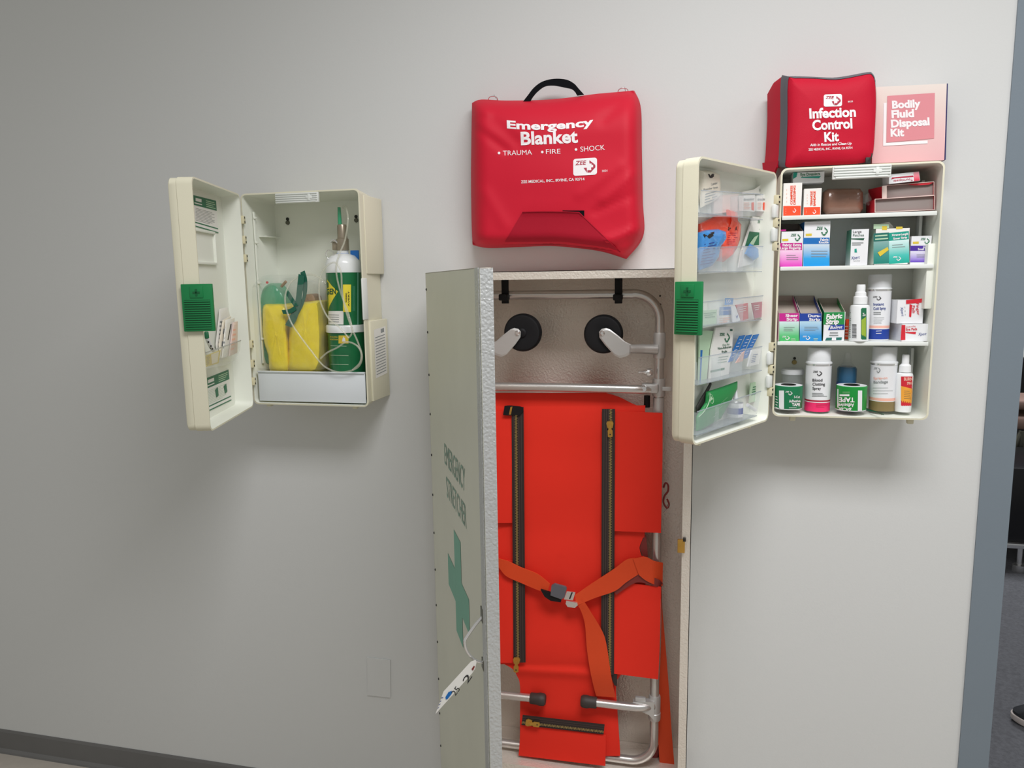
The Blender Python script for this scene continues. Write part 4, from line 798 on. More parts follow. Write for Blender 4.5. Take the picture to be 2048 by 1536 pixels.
def pads1(q, f, xf):
    q.quadfade([(1812, 600.5), (1844, 597.5), (1845, 606), (1812, 609)], f, 'fade_red'); q.poly([(1812, 600), (1845, 597), (1845.5, 605), (1812, 608)], f, 'ink_red', .0008)
    q.text('Finger', (1832, 606), (1834, 630), 5.5, f, 'ink_red', .01, .001, up=(1, 0)); q.text('Pads', (1824, 611), (1825, 626), 5.5, f, 'ink_red', .01, .001, up=(1, 0)); q.poly([(1819, 608), (1824, 610), (1822, 634), (1818, 633)], f, 'ink_red', .0009)
    q.text('Xpert', (1801, 614), (1803, 632), 5, f, 'ink_blue', .0, .001, up=(1, .1)); q.lines([(1809, 611), (1810, 611), (1811, 633), (1810, 633)], 3, f, 'ink_gray')
def pads2(q, f, xf):
    q.poly([(1803, 650), (1810.5, 650), (1810.5, 680), (1801, 680.5)], f, 'ink_red'); q.text('Eye Pads', (1812, 661.5), (1834, 660), 5, f, 'ink_red', .02); q.text('sterile', (1812, 655), (1831, 653.5), 3, f, 'ink_red'); q.poly([(1811, 664), (1832, 663.5), (1831, 668.5), (1811, 666)], f, 'ink_red')
    q.text('Xpert', (1836, 671), (1852, 670), 5.5, f, 'ink_blue', .0, lean=.3)
carton('dressing_carton', (1802, 1859), 648, s3, .108, .07, 'lower white and red eye pads carton at the right of the third shelf', body='can_white', deco=pads2, yaw=.12)
z2 = at(1830, 648, .108).z
carton('dressing_carton', (1792, 1846), 600, z2 + .0004, .102, .065, 'upper white and red finger pads carton stacked at right of third shelf', body='can_white', deco=pads1, yaw=.10)
# bottom shelf
def tape(name, cxp, rpx, yt, dep, m, label, flip):
    c0 = at(cxp, 800, dep); r_ = rpx * (D - dep) / 1450 * 1.0; zt_ = at(cxp, yt, dep).z; z0_ = s4 + .0004
    T = thing(name, (c0.x, c0.y, z0_), label, 'tape roll', 'adhesive tape rolls on the cabinet floor')
    q = B(); q.lathe([(r_ * .52, z0_ + .002), (r_ - .001, z0_ + .002), (r_ - .0005, z0_ + .004), (r_ - .0005, zt_ - .002), (r_ * .95, zt_ - .001), (r_ * .52, zt_ - .001), (r_ * .52, z0_ + .002)], (c0.x, c0.y, 0), ['can_white', 'can_white', m, m, 'can_white', 'can_white'], 40, cap=False)
    c = CAST(q, dep)
    if not flip:
        q.text('3-Cut', (1588, 796), (1600, 796), 4.5, c, 'ink_white', .02, .001, cut=4); q.text('Adhesive', (1578, 805), (1601, 804.5), 5.5, c, 'ink_white', .02, .001, cut=6); q.text('TAPE', (1584, 812), (1600, 812), 5.5, c, 'ink_white', .04, .001, cut=4)
        for i in range(3): q.poly([(1558 + i * 3.3, 781), (1558 + (i + 1) * 3.3, 781), (1568 - (2 - i) * 3.3, 822), (1558 + i * 3.3, 822)], c, 'can_white', .0008)
        q.logo(1569, 781, 1586, 792, c, 'ink_white', .001); q.lines([(1578, 814), (1600, 814), (1600, 820), (1578, 820)], 2, c, 'ink_white', .001, .3); q.lines([(1551, 790), (1556, 792), (1556, 825), (1551, 822)], 6, c, 'ink_white', .001, .3)
    else:
        q.text('TAPE', (1709, 795.5), (1678, 795), 9, c, 'ink_white', .03, .001, cut=6, up=(0, 1)); q.text('Adhesive', (1708, 807), (1677, 807), 7, c, 'ink_white', .02, .001, cut=8, up=(0, 1)); q.text('3-Cut', (1703, 816), (1677, 815), 6.5, c, 'ink_white', .03, .001, cut=6, up=(0, 1))
        for i in range(3): q.poly([(1716 + i * 2.8, 781), (1716 + (i + 1) * 2.8, 781), (1715.5 + (i + 1) * 2.8, 825), (1715.5 + i * 2.8, 825)], c, 'can_white', .0008)
        q.lines([(1679, 788), (1709, 788), (1709, 793), (1679, 793)], 1, c, 'ink_white', .001, .7); q.lines([(1685, 783), (1702, 783), (1702, 787), (1685, 787)], 2, c, 'paper_green', .001, .2)
        q.logo(1710, 826, 1693, 815, c, 'ink_white', .001, False)
        for i in range(2): q.poly([(1674.5 + i * 1.2, 778), (1675.7 + i * 1.2, 778), (1675.7 + i * 1.2, 815), (1674.5 + i * 1.2, 815)], c, 'can_white', .0008)
    q.build('tape', T)
    q = B(); q.lathe([(r_ * .52, z0_), (r_ * .52, zt_), (r_ * .42, zt_), (r_ * .42, z0_)], (c0.x, c0.y, 0), 'dark', 32, cap=False); q.build('core', T)
tape('tape_roll', 1576, 26, 768.5, .1, 'tape_green', 'green tape roll with print upright at the left front of the cabinet floor', False)
tape('tape_roll', 1702, 27, 769, .1, 'tape_bright', 'brighter green tape roll with upside-down print, middle of the cabinet floor', True)
vessel('plastic_jar', 1587, s4, .045, [(.021, None), (.0225, 815), (.0225, 748), (.024, 747.5), (.0245, 746), (.0245, 741), (.022, 737.5)], 'clear jar with white lid behind the left green tape roll', 'jar', ['clear', 'clear_tray', 'clear_tray', 'cap_white', 'cap_white', 'cap_white'], [('jar_body', 0, 2), ('lid', 3, 6)])
def clot(q, c):
    q.logo(1624, 740, 1646, 754, c, 'ink_black', .0008)
    for t_, y_, x_ in (('Blood', 763, 1645), ('Clotting', 771, 1650), ('Spray', 779.5, 1642)): q.text(t_, (1625, y_), (x_, y_), 5.5, c, 'ink_black', .015, cut=6)
    q.lines([(1624, 785), (1656, 786), (1656, 794), (1624, 794)], 3, c, 'ink_gray', .0008); q.lines([(1632, 806), (1656, 807), (1656, 816), (1632, 815)], 3, c, 'ink_maroon', .0008, .2)
CAN = lambda y: [(.0248, None), (.0256, y[0]), (.0256, y[1]), (.0256, y[1] - 1.5), (.0256, y[2]), (.0256, y[3]), (.0262, y[3] - 3), (.0268, y[3] - 7), (.0262, y[3] - 10), (.0235, y[3] - 11), (.0235, y[4]), (.022, y[4] - 2)]
vessel('spray_can', 1639, s4, .088, CAN((820, 802, 797, 733, 697)), 'white aerosol can with hot pink base band on the cabinet floor', 'spray can', ['chrome', 'pink_print', 'can_white', 'ink_maroon', 'can_white', 'can_white', 'chrome', 'cap_white', 'cap_white', 'cap_white', 'cap_white'], [('can', 0, 6), ('cap', 6, 11)], {'can': clot})
def ban(q, c):
    q.logo(1746, 733, 1762, 748, c, 'ink_gray', .0008); q.text('Spray-on', (1747, 759), (1775, 758), 5, c, 'salmon', .015, cut=6); q.text('Bandage', (1747, 767), (1776, 766), 5.5, c, 'ink_gray', .015, cut=6); q.lines([(1746, 773), (1788, 773), (1788, 790), (1746, 790)], 3, c, 'ink_gray', .0008, .1)
vessel('spray_can', 1770, s4, .082, CAN((819, 800, 793, 732, 695)), 'white aerosol can with brown base band on the cabinet floor', 'spray can', ['chrome', 'brown_print', 'can_white', 'salmon', 'can_white', 'can_white', 'chrome', 'cap_white', 'cap_white', 'cap_white', 'cap_white'], [('can', 0, 6), ('cap', 6, 11)], {'can': ban})
vessel('squeeze_bottle', 1696, s4, .045, [(.019, None), (.020, 815), (.020, 764), (.020, 737), (.017, 733), (.009, 725), (.006, 705)], 'translucent blue bottle behind the middle tape roll', 'bottle', ['blue_liquid', 'navy_print', 'blue_liquid', 'blue_liquid', 'clear', 'clear'], [('bottle_body', 0, 4), ('bottle_neck', 4, 6)])
def burn(q, c):
    for i in range(6):
        a0 = 1802 + i * 4.1; b0 = a0 + 4.1
        q.poly([(a0, 753), (b0, 753), (b0, 812), (a0, 811)], c, 'ink_red'); q.poly([(a0, 772 + i), (b0, 773 + i), (b0, 806 + i * .3), (a0, 800 + i)], c, 'burn_yellow', .0008)
    q.text('BURN', (1808, 761), (1825, 761), 6, c, 'salmon', .04, .001, cut=6); q.text('SPRAY', (1814, 769), (1826, 769), 5, c, 'salmon', .03, .001, cut=4); q.lines([(1808, 780), (1825, 781), (1825, 800), (1808, 799)], 5, c, 'brown_print', .001, .25)
vessel('spray_bottle', 1812.5, s4, .095, [(.0155, None), (.0163, 814), (.0163, 751), (.015, 747), (.0115, 745), (.012, 744), (.0112, 731), (.009, 729), (.0072, 727), (.0068, 711), (.006, 709)], 'slim bottle with red and yellow label at right end of the cabinet floor', 'spray bottle', ['bottle_white'] * 10, [('bottle_body', 0, 4), ('collar', 5, 7), ('spray_nozzle', 7, 10)], {'bottle_body': burn})
q = B(); hp = HP(s4 + .002); q.tube([hp(1728, 819), hp(1745, 822), hp(1767, 829)], lambda t: .0016 - .0006 * t, 'ink_darkgreen', 8); q.tube([hp(1728, 816), hp(1742, 820), hp(1764, 829)], lambda t: .0014 - .0004 * t, 'screw', 8)
q.build('tweezers', None, ('dark green tweezers lying beside the middle tape roll', 'tweezers'))

# ------------------------------------------------------------------ bags
def resample(P, n):
    P = [Vector(p) for p in P]; C = catmull(P, 8); L = [0]
    for i in range(1, len(C)): L.append(L[-1] + (C[i] - C[i - 1]).length)
    o = []; j = 0
    for i in range(n + 1):
        t = L[-1] * i / n
        while j < len(C) - 2 and L[j + 1] < t: j += 1
        o.append(C[j].lerp(C[j + 1], (t - L[j]) / max(L[j + 1] - L[j], 1e-9)))
    return o
def softbag(top, bot, left, right, depf, dback, m, nu=48, nv=44):
    T, Bo, Lf, Rt = resample(top, nu), resample(bot, nu), resample(left, nv), resample(right, nv); G = []
    for j in range(nv + 1):
        v = j / nv; row = []
        for i in range(nu + 1):
            u = i / nu
            p = T[i] * (1 - v) + Bo[i] * v + Lf[j] * (1 - u) + Rt[j] * u - (T[0] * (1 - u) * (1 - v) + T[nu] * u * (1 - v) + Bo[0] * (1 - u) * v + Bo[nu] * u * v)
            row.append(at(p.x, p.y, depf(u, v, p)))
        G.append(row)
    q = B(); W_ = nu + 1; q.add([p for r in G for p in r], [(j * W_ + i, j * W_ + i + 1, (j + 1) * W_ + i + 1, (j + 1) * W_ + i) for j in range(nv) for i in range(nu)], m, True)
    bd = G[0] + [G[j][nu] for j in range(1, nv + 1)] + G[nv][-2::-1] + [G[j][0] for j in range(nv - 1, 0, -1)]
    cen = sum(bd, Vector()) / len(bd); mid = [Vector((p.x, -(dback + (-p.y - dback) * .5), p.z)) + (p - cen) * .012 for p in bd]
    q.loft([bd, mid, [Vector((p.x, -dback, p.z)) for p in bd]], m, False, True); return q, G
def ss(x): x = max(0, min(1, x)); return x * x * (3 - 2 * x)
def sq(x): x = max(0, min(1, x)); return math.sqrt(1 - (1 - x) ** 2)
def depE(u, v, p):
    f = sq(min(u, 1 - u) / .10) ** .8 * sq(v / .26) ** .9 * sq((1 - v) / .09) ** .8
    wv = noise.noise(Vector((u * 3, v * 3, 1.2))) * .006
    for (x0, y0, x1, y1, wd, a) in ((950, 255, 1012, 300, 8, -.005), (1270, 345, 1205, 400, 7, .005), (1275, 385, 1190, 425, 6, -.004), (1205, 240, 1262, 190, 9, -.005), (985, 240, 1035, 285, 12, -.004), (1215, 480, 1282, 455, 6, .007), (1225, 495, 1278, 478, 5, -.006), (1160, 390, 1240, 330, 9, .003), (970, 385, 1010, 450, 12, .003), (950, 215, 975, 225, 7, .006)):
        d = Vector((x1 - x0, y1 - y0)); t = max(0, min(1, (p - Vector((x0, y0))).dot(d) / d.length_squared)); r_ = (p - Vector((x0, y0)) - d * t).length
        wv += a * math.exp(-(r_ / wd) ** 2)
    return .032 + (.078 + wv) * f
q, G = softbag([(944, 206), (962, 199), (1010, 201), (1080, 200), (1130, 196), (1190, 188), (1235, 184), (1266, 181)], [(945, 488), (975, 494), (1040, 492), (1100, 490), (1160, 495), (1205, 502), (1250, 516)],
               [(944, 206), (943, 260), (942, 350), (943, 440), (945, 488)], [(1266, 181), (1279, 215), (1281, 300), (1283, 400), (1284, 470), (1250, 516)], depE, .008, 'red_cloth')
EB = thing('blanket_bag', (at(1110, 490, .05).x, -.05, at(1110, 495, .05).z), 'large red emergency blanket bag hanging above the metal stretcher locker', 'bag')
c = CAST(q, .1); bag = q.build('bag_body', EB)
bag.modifiers['edges'].split_angle = math.radians(80)
q = B(); kw = dict(bold=.035, cut=24)
q.text('Emergency', (1014, 256), (1187, 250), 15, c, 'ink_white', .035, .0008, cut=28, bend=5.5); q.text('Blanket', (1042, 289.5), (1156, 284.5), 25, c, 'ink_white', .03, .0008, cut=24)
q.text('TRAUMA', (1006, 311), (1064, 309), 9.5, c, 'ink_white', .0, .0008, cut=12); q.text('FIRE', (1092, 308), (1121, 307), 9.5, c, 'ink_white', 0, .0008, cut=6); q.text('SHOCK', (1161, 303.5), (1210, 299.5), 10, c, 'ink_white', 0, .0008, cut=10)
for x, y in ((998, 306), (1084.5, 304), (1152, 299)): q.poly([(x + 2.6 * math.cos(a * .52), y + 2.6 * math.sin(a * .52)) for a in range(12)], c, 'ink_white', .0008)
q.text('ZEE MEDICAL, INC., IRVINE, CA 92714', (1042, 366.5), (1169, 360.5), 5.2, c, 'ink_white', .02, .0008, cut=24); q.text('3001', (1204, 344), (1215, 343), 4, c, 'ink_white', 0, .0008)
rr = rrect(1146.5, 1194, 316.5, 350.5, 5, 4); rr = [(x, y - (x - 1170) * .06) for x, y in rr]; cxl, cyl_ = 1170, 333.5
q.add([c(cxl, cyl_, .0007)] + [c(x, y, .0007) for x, y in rr], [(0, i + 1, (i + 1) % len(rr) + 1) for i in range(len(rr))], 'ink_white')
q.logo(1147, 317, 1194, 350, c, 'ink_maroon', .0013, rot=-.06); q.build('lettering', EB)
q = B(); n_ = 18
rowT = [(1045 + (1158 - 1045) * i / n_, 424 + 1.5 * math.sin(i / n_ * 3.14) * -1 + i * .06) for i in range(n_ + 1)]; rowB = [(1006 + (1240 - 1006) * i / n_, 493.5 + 14 * max(0, i / n_ - .5) * 2 * .9) for i in range(n_ + 1)]
gr = [[c(a[0] + (b_[0] - a[0]) * t / 10, a[1] + (min(b_[1], 490 + max(0, (b_[0] - 1130)) * .13) - a[1]) * t / 10, .0022 + (.003 if t == 0 else 0)) for a, b_ in zip(rowT, rowB)] for t in range(11)]
W_ = n_ + 1; q.add([p for r in gr for p in r], [(j * W_ + i, j * W_ + i + 1, (j + 1) * W_ + i + 1, (j + 1) * W_ + i) for j in range(10) for i in range(n_)], 'red_flap', True)
q.loft([gr[0], [p + Vector((0, .004, 0)) for p in gr[0]]], 'red_flap', False, False, closed=False)
q.tube([gr[t][n_] for t in range(11)], .0012, 'red_flap', 6, sub=0); q.tube(gr[0], .0012, 'red_flap', 6, sub=0); q.build('flap', EB)
q = B(); q.poly([(1125, 421), (1150, 421), (1168.5, 421), (1168.5, 435), (1160, 434), (1125, 430)], c, 'black_web', .0012); q.build('fastener_patch', EB)
q = B(); f = FP(.045)
q.ribbon([f(x, y) for x, y in ((1046, 203), (1056, 190), (1068, 175), (1085, 163), (1108, 157.5), (1132, 159), (1148, 167), (1158, 178), (1168, 189))], [f(x, y) for x, y in ((1060, 203), (1066, 193), (1076, 182), (1090, 172.5), (1108, 171), (1130, 175), (1143, 178), (1150, 184), (1154, 191))], .003, 'black_web'); q.build('handle', EB)
for px, py in ((986, 199), (1246, 183)):
    p = at(px, py, .03); q = B(); q.tube([p + Vector((.011 * math.cos(t * .785), -.006 * math.sin(t * .785) * .5, .006 * math.sin(t * .785) + .001)) for t in range(8)], .0011, 'chrome', 8, True, 3)
    q.cyl(p + Vector((.004, .03, .006)), p + Vector((.004, -.004, .008)), .0016, 'chrome'); q.build('hanging_ring', EB)

# infection control bag
IB = thing('infection_kit_bag', (at(1640, 330, .06).x, -.06, ZB), 'red infection control kit bag with grey zip standing on the right cabinet', 'bag')
fo = [(1577, 162), (1590, 157), (1635, 158), (1670, 160), (1700, 156), (1735, 149), (1744, 151), (1750, 165), (1752, 200), (1750, 255), (1747, 300), (1741, 318), (1725, 326), (1690, 329), (1640, 331), (1600, 333), (1573, 334), (1573, 310), (1576, 240)]
ff = [(v.x, v.y) for v in catmull([Vector(p) for p in fo], 3, True)]; nn = len(ff); ccx = 1662; ccy = 243
def outl(sc, dep, pts=ff, dx=0): return [at(ccx + (x - ccx) * sc + dx, ccy + (y - ccy) * sc, dep) for x, y in pts]
bo_ = [(1531 + (x - 1573) * (1748 - 1531) / (1751 - 1573), (188 if y < 200 else y) if y < 200 else y) for x, y in ff]
mo_ = [(1559 + (x - 1573) * (1751 - 1559) / (1751 - 1573), y + (-3 if y < 170 else 0)) for x, y in ff]
bz = lambda L_: [Vector((p.x, p.y, max(p.z, ZB + .0008))) for p in L_]
LB = []
for (x, y), (a, e), (mx1, my1) in zip(ff, bo_, mo_): LB.append(0)
back = bz([at(a, e if e > 189 else 189 + (x - 1573) * -.06, .015) for (a, e), (x, y) in zip(bo_, ff)]); mid = bz([at(a, e, .088) for a, e in mo_]); mid2 = bz([at(a * .45 + x * .55, e * .45 + y * .55, .108) for (a, e), (x, y) in zip(mo_, ff)])
frt = bz(outl(1, .116)); q = B()
q.loft([back, [a.lerp(b_, .5) + (Vector((-.004 if a.x < .25 else .0, 0, .006 if a.z > 1.85 else 0))) for a, b_ in zip(back, mid)], mid], 'red_bag', True, False)
q.loft([mid, mid2, frt], 'red_bag', False, False); q.loft([frt] + [[at(p[0], p[1], dp + .0025 * noise.noise(Vector((p[0] * .03, p[1] * .03, 0)))) for p in [(ccx + (x - ccx) * sc, min(ccy + (y - ccy) * sc, 331)) for x, y in ff]] for sc, dp in ((.96, .121), (.86, .126), (.7, .129), (.5, .130), (.25, .130), (.02, .130))], 'red_bag', False, True)
ci = CAST(q, .125); q.build('bag_body', IB)
q = B(); P_ = [at(x, y, d_) for x, y, d_ in ((1528, 326, .018), (1529, 338, .02), (1535, 347, .03), (1546, 360, .055), (1551, 348, .07), (1556, 335, .09), (1560, 322, .09))]
q.loft([P_, [p + Vector((-.004, -.003, 0)) for p in P_]], 'red_bag', smooth=False); q.build('bag_corner', IB)
q = B(); off = lambda L_, d_: [p + Vector((-d_ if p.x < .27 else d_ * .4, -d_ * .2, d_ * (p.z > 1.88))) for p in L_]
q.loft([off(mid, .0016), off(mid2, .0018), off(frt, .001)], 'zip_gray', False, False); q.build('zipper', IB)
q = B(); q.rbox(.374, .381, -.127, -.122, ZB + .001, ZB + .018, .001, 'dark'); pz = at(1737, 322, .126)
q = B(); q.rbox(pz.x - .006, pz.x + .004, -.129, -.124, pz.z - .006, pz.z + .007, .0015, 'dark'); q.tube([pz + Vector((0, -.003, 0)), pz + Vector((.004, -.004, .008)), pz + Vector((.005, -.003, .014))], .0012, 'dark', 8); q.build('zip_pull', IB)
q = B(); rr = rrect(1647.5, 1684, 188.5, 213, 4, 4)
q.add([ci(1665.5, 200.7, .0007)] + [ci(x, y - (x - 1665) * .03, .0007) for x, y in rr], [(0, i + 1, (i + 1) % len(rr) + 1) for i in range(len(rr))], 'ink_white'); q.logo(1648, 189, 1684, 213, ci, 'ink_maroon', .0013)
for t_, x0, y0, x1, y1, h_ in (('Infection', 1619, 236.5, 1712, 232.5, 19), ('Control', 1625, 260, 1705, 256, 19), ('Kit', 1649, 283, 1678, 281.5, 18)): q.text(t_, (x0, y0), (x1, y1), h_, ci, 'ink_white', .035, .0008, cut=14)
q.text('Aids in Rescue and Clean-Up', (1620, 292.5), (1703, 289), 5, ci, 'ink_white', .02, .0008, cut=14, lean=.2); q.text('ZEE MEDICAL, INC., IRVINE, CA 92714', (1617, 301.5), (1705, 297.5), 4.3, ci, 'ink_white', .02, .0008, cut=14); q.text('8025', (1696, 205), (1706, 204), 3, ci, 'ink_white', 0.01, .0008)
q.build('lettering', IB)
# disposal kit
DKT = thing('disposal_kit', (at(1820, 320, .05).x, -.05, ZB), 'flat pink bodily fluid disposal kit pack standing beside the red zip bag', 'kit pack')
q = B(); f = FP(.062); P = [(1744, 178), (1752, 174), (1893.5, 167), (1892.5, 200), (1888.5, 320), (1744, 327)]
pz = [f(x, y) for x, y in P]; pz = [Vector((p.x, p.y, max(p.z, ZB + .0008))) for p in pz]
vs = pz + [p + Vector((0, .04, 0)) for p in pz]; n_ = len(P); q.add(vs, [tuple(range(n_)), tuple(range(2 * n_ - 1, n_ - 1, -1))] + [(i, (i + 1) % n_, n_ + (i + 1) % n_, n_ + i) for i in range(n_)], 'fade_pink', False, [min(1, max(0, (p.z - ZB) / .165)) for p in vs])
q.build('pack_body', DKT)
q = B(); q.slab([(1892.5, 167), (1896, 167), (1891.5, 319), (1889, 321)], FP(.058), 'navy', .03); q.build('pack_edge', DKT)
q = B(); q.poly([(1774.5, 192), (1869.5, 186), (1868, 277), (1773, 285)], f, 'pink_label', .0008)
for P in ([(1767, 206), (1773, 206), (1771.5, 286), (1855, 281), (1855, 287), (1766, 292)],): q.poly(P, f, 'ink_white', .0009)
for t_, x0, y0, x1, y1 in (('Bodily', 1784, 217, 1841, 214), ('Fluid', 1783, 236, 1828, 233.5), ('Disposal', 1782, 255, 1859, 250), ('Kit', 1781, 273, 1808, 272)): q.text(t_, (x0, y0), (x1, y1), 14.5, f, 'ink_white', .045, .0013)
q.build('printed_label', DKT)

# ------------------------------------------------------------------ stretcher locker
LX0, LX1, LZ0, LZ1, LD = -0.559, 0.0275, 0.318, 1.519, 0.19
LK = thing('stretcher_locker', ((LX0 + LX1) / 2, -LD / 2, LZ0), 'tall open embossed metal locker on the wall holding the folded stretcher', 'locker')
q = B(); q.box(LX0, LX1, -.003, -.001, LZ0, LZ1, 'stucco'); t = .0015
q.box(LX0, LX0 + t, -LD, -.003, LZ0, LZ1, 'stucco'); q.box(LX1 - t, LX1, -LD, -.003, LZ0, LZ1, 'stucco'); q.box(LX0, LX1, -LD, -.003, LZ1 - t, LZ1, 'stucco'); q.box(LX0, LX1, -LD, -.003, LZ0, LZ0 + t, 'stucco')
q.box(LX0, LX1, -LD, -LD + t, LZ1 - .018, LZ1, 'stucco'); q.box(LX1 - .019, LX1, -LD, -LD + t, LZ0, LZ1 - .018, 'stucco'); q.box(LX0, LX0 + .019, -LD, -LD + t, LZ0, LZ1 - .018, 'stucco'); q.box(LX0 + .019, LX1 - .019, -LD, -LD + t, LZ0, LZ0 + .03, 'stucco')
q.box(LX0 + .002, LX1 - .002, -.0042, -.003, LZ0 + .002, 1.408, 'stucco'); 
for px, py in ((1320, 592), (1320.5, 609)): p = at(px, py, .01); q.cyl((p.x, -.0025, p.z), (p.x, -.0038, p.z), .0022, 'dark', n=12)
q.build('locker_body', LK)
for px in (1012, 1238):
    a = at(px, 556, .1); q = B(); q.rbox(a.x - .0085, a.x + .0085, -.112, -.109, at(px, 607, .11).z, LZ1 - .004, .001, 'rubber'); q.rbox(a.x - .0105, a.x + .0095, -.134, -.105, at(px, 601, .125).z, at(px, 588, .125).z, .003, 'rubber'); q.build('hanger_strap', LK)
q = B(); p = at(1363, 1091, .192); q.rbox(p.x - .0085, p.x + .007, -.199, -.19, p.z - .0145, p.z + .0145, .001, 'brass'); q.box(p.x + .003, p.x + .009, -.2, -.186, p.z + .012, p.z + .018, 'dark'); q.build('catch', LK)
th = math.radians(62.6); FS = Frame((LX0, -LD - .002), (math.cos(th), -math.sin(th)), (-math.sin(th), -math.cos(th)))
DW = .588; q = B(); q.box(0.0, DW, -.0015, 0, LZ0, LZ1, 'door_sheet', FS.xf)
q.box(DW - .0015, DW, -.021, 0, LZ0, LZ1, 'stucco_rim', FS.xf); q.box(DW - .028, DW - .002, 0, .0012, LZ0, LZ1, 'stucco_rim', FS.xf)
q.box(0, DW, -.02, -.0, LZ1 - .0015, LZ1, 'stucco', FS.xf); q.box(0, DW, -.02, -.0, LZ0, LZ0 + .0015, 'stucco', FS.xf); q.box(0, .0015, -.02, -.0, LZ0, LZ1, 'stucco', FS.xf)
q.box(.001, DW - .001, -.021, -.0195, LZ0, LZ1, 'stucco', FS.xf)
ld = q.build('locker_door', LK)
fd = FS.map(0)
for (px, py) in ((849.5, 579), (853, 665), (855, 750), (858.5, 830), (861, 912), (864, 993), (867, 1071), (870, 1147), (874, 1224), (876, 1298), (878, 1372), (881, 1445), (884, 1515)):
    z = FS.uz(px + 4, py, 0)[1]; q = B(); q.lathe([(.003, 0), (.0026, .0015), (.001, .0022)], FS.xf(.012, 0, z), 'dark', 10, FS.n); q.build('rivet', ld)
def doortext(q, s_, TL, TR, BR, BL, m):
    vs, fs = text2d(s_, 0.0); o = []
    for x, y in vs: a = Vector(BL).lerp(Vector(BR), x); b_ = Vector(TL).lerp(Vector(TR), x); p = a.lerp(b_, y); o.append(fd(p.x, p.y, .0006))
    q.add(o, fs, m)
q = B(); doortext(q, 'EMERGENCY', (888.7, 885.6), (930, 937), (930, 984), (889.8, 926), 'door_ink'); doortext(q, 'STRETCHER', (892, 951), (932, 1011), (933.5, 1058), (894.5, 993), 'door_ink'); q.build('stencilled_lettering', ld); q = B()
# a stencilled plus sign, laid out on the door sheet
c0 = FS.uz(918, 1178, 0); u_l = FS.uz(897, 1138, 0)[0]; u_r = FS.uz(939, 1228, 0)[0]; ut0 = FS.uz(908, 1062, 0); ut1 = FS.uz(922, 1083, 0); ub = FS.uz(928, 1299, 0)
zt_ = (ut0[1] + ut1[1]) / 2; zb_ = ub[1]; zl = FS.uz(896, 1106, 0)[1]; zl2 = FS.uz(899, 1171, 0)[1]
print('cross', u_l, ut0, ut1, u_r, zt_, zb_, zl, zl2)
uu = [u_l, ut0[0], FS.uz(922, 1110, 0)[0], u_r]; ar = (zt_ - zb_ - (zl - zl2)) / 2
zz = [zt_, zl, zl2, zb_]
P = [(uu[1], zz[0]), (uu[2], zz[0]), (uu[2], zz[1]), (uu[3], zz[1]), (uu[3], zz[2]), (uu[2], zz[2]), (uu[2], zz[3]), (uu[1], zz[3]), (uu[1], zz[2]), (uu[0], zz[2]), (uu[0], zz[1]), (uu[1], zz[1])]
q.add([FS.xf(u, .0006, z) for u, z in P], [(0, 1, 2, 11), (10, 11, 8, 9), (11, 2, 5, 8), (2, 3, 4, 5), (8, 5, 6, 7)], 'door_green'); q.build('painted_cross', ld)
ha = FS.uz(968, 1240, 0); hb = FS.uz(972, 1336, 0); hu = DW - .03
q = B(); q.tube([FS.xf(hu, 0, ha[1]), FS.xf(hu, .012, ha[1] - .012), FS.xf(hu, .026, ha[1] - .03), FS.xf(hu, .030, (ha[1] + hb[1]) / 2), FS.xf(hu, .026, hb[1] + .022), FS.xf(hu, .014, hb[1] + .006), FS.xf(hu, 0, hb[1])], .0026, 'chrome', 10)
q.rbox(hu - .008, hu + .008, 0, .002, ha[1] - .008, ha[1] + .016, .0008, 'screw', FS.xf); q.rbox(hu - .008, hu + .008, 0, .002, hb[1] - .012, hb[1] + .006, .0008, 'screw', FS.xf); q.build('door_handle', ld)
# tag hanging from the handle
q = B(); ft = FP(.705); q.slab([(951, 1320), (953, 1325), (950, 1338), (944, 1347), (871, 1428), (887, 1383), (941, 1324)], ft, 'paper', .0005)
q.text('2', (935, 1368), (945, 1353), 13, ft, 'ink_black', 0, .0005); q.text('25', (911, 1392), (921, 1378), 11, ft, 'ink_black', 0, .0005) 
q.poly([(891, 1394), (897, 1384), (904, 1381), (903, 1388), (896, 1397), (892, 1399)], ft, 'blue_print', .0006); q.poly([(943, 1338), (948, 1331), (950, 1333), (946, 1341)], ft, 'strap_dark', .0006)
q.lines([(884, 1392), (888, 1392), (878, 1416), (874, 1420)], 4, ft, 'ink_blue', .0006, .25)
tg = q.build('inspection_tag', None, ('white paper tag with handwritten black numbers hanging from the locker door handle', 'tag'))

# ------------------------------------------------------------------ stretcher
ST = thing('folding_stretcher', (-.27, -.1, .34), 'folded aluminium stretcher with orange-red canvas standing in the metal locker', 'stretcher')
TD = .10; TRr = .0105
A_ = lambda x, y, d_=TD: at(x, y, d_)
xr = [(1276, 590), (1298, 600), (1312, 622), (1316, 655), (1317, 720), (1316, 900), (1314, 1100), (1308, 1300), (1305, 1400), (1303, 1460), (1296, 1490), (1280, 1510), (1255, 1519)]
right = [A_(x, y) for x, y in xr]; xc = (A_(1043, 666).x + A_(1207, 668).x) / 2
mir = lambda p: Vector((2 * xc - p.x, p.y, p.z))
xri = right[5].x
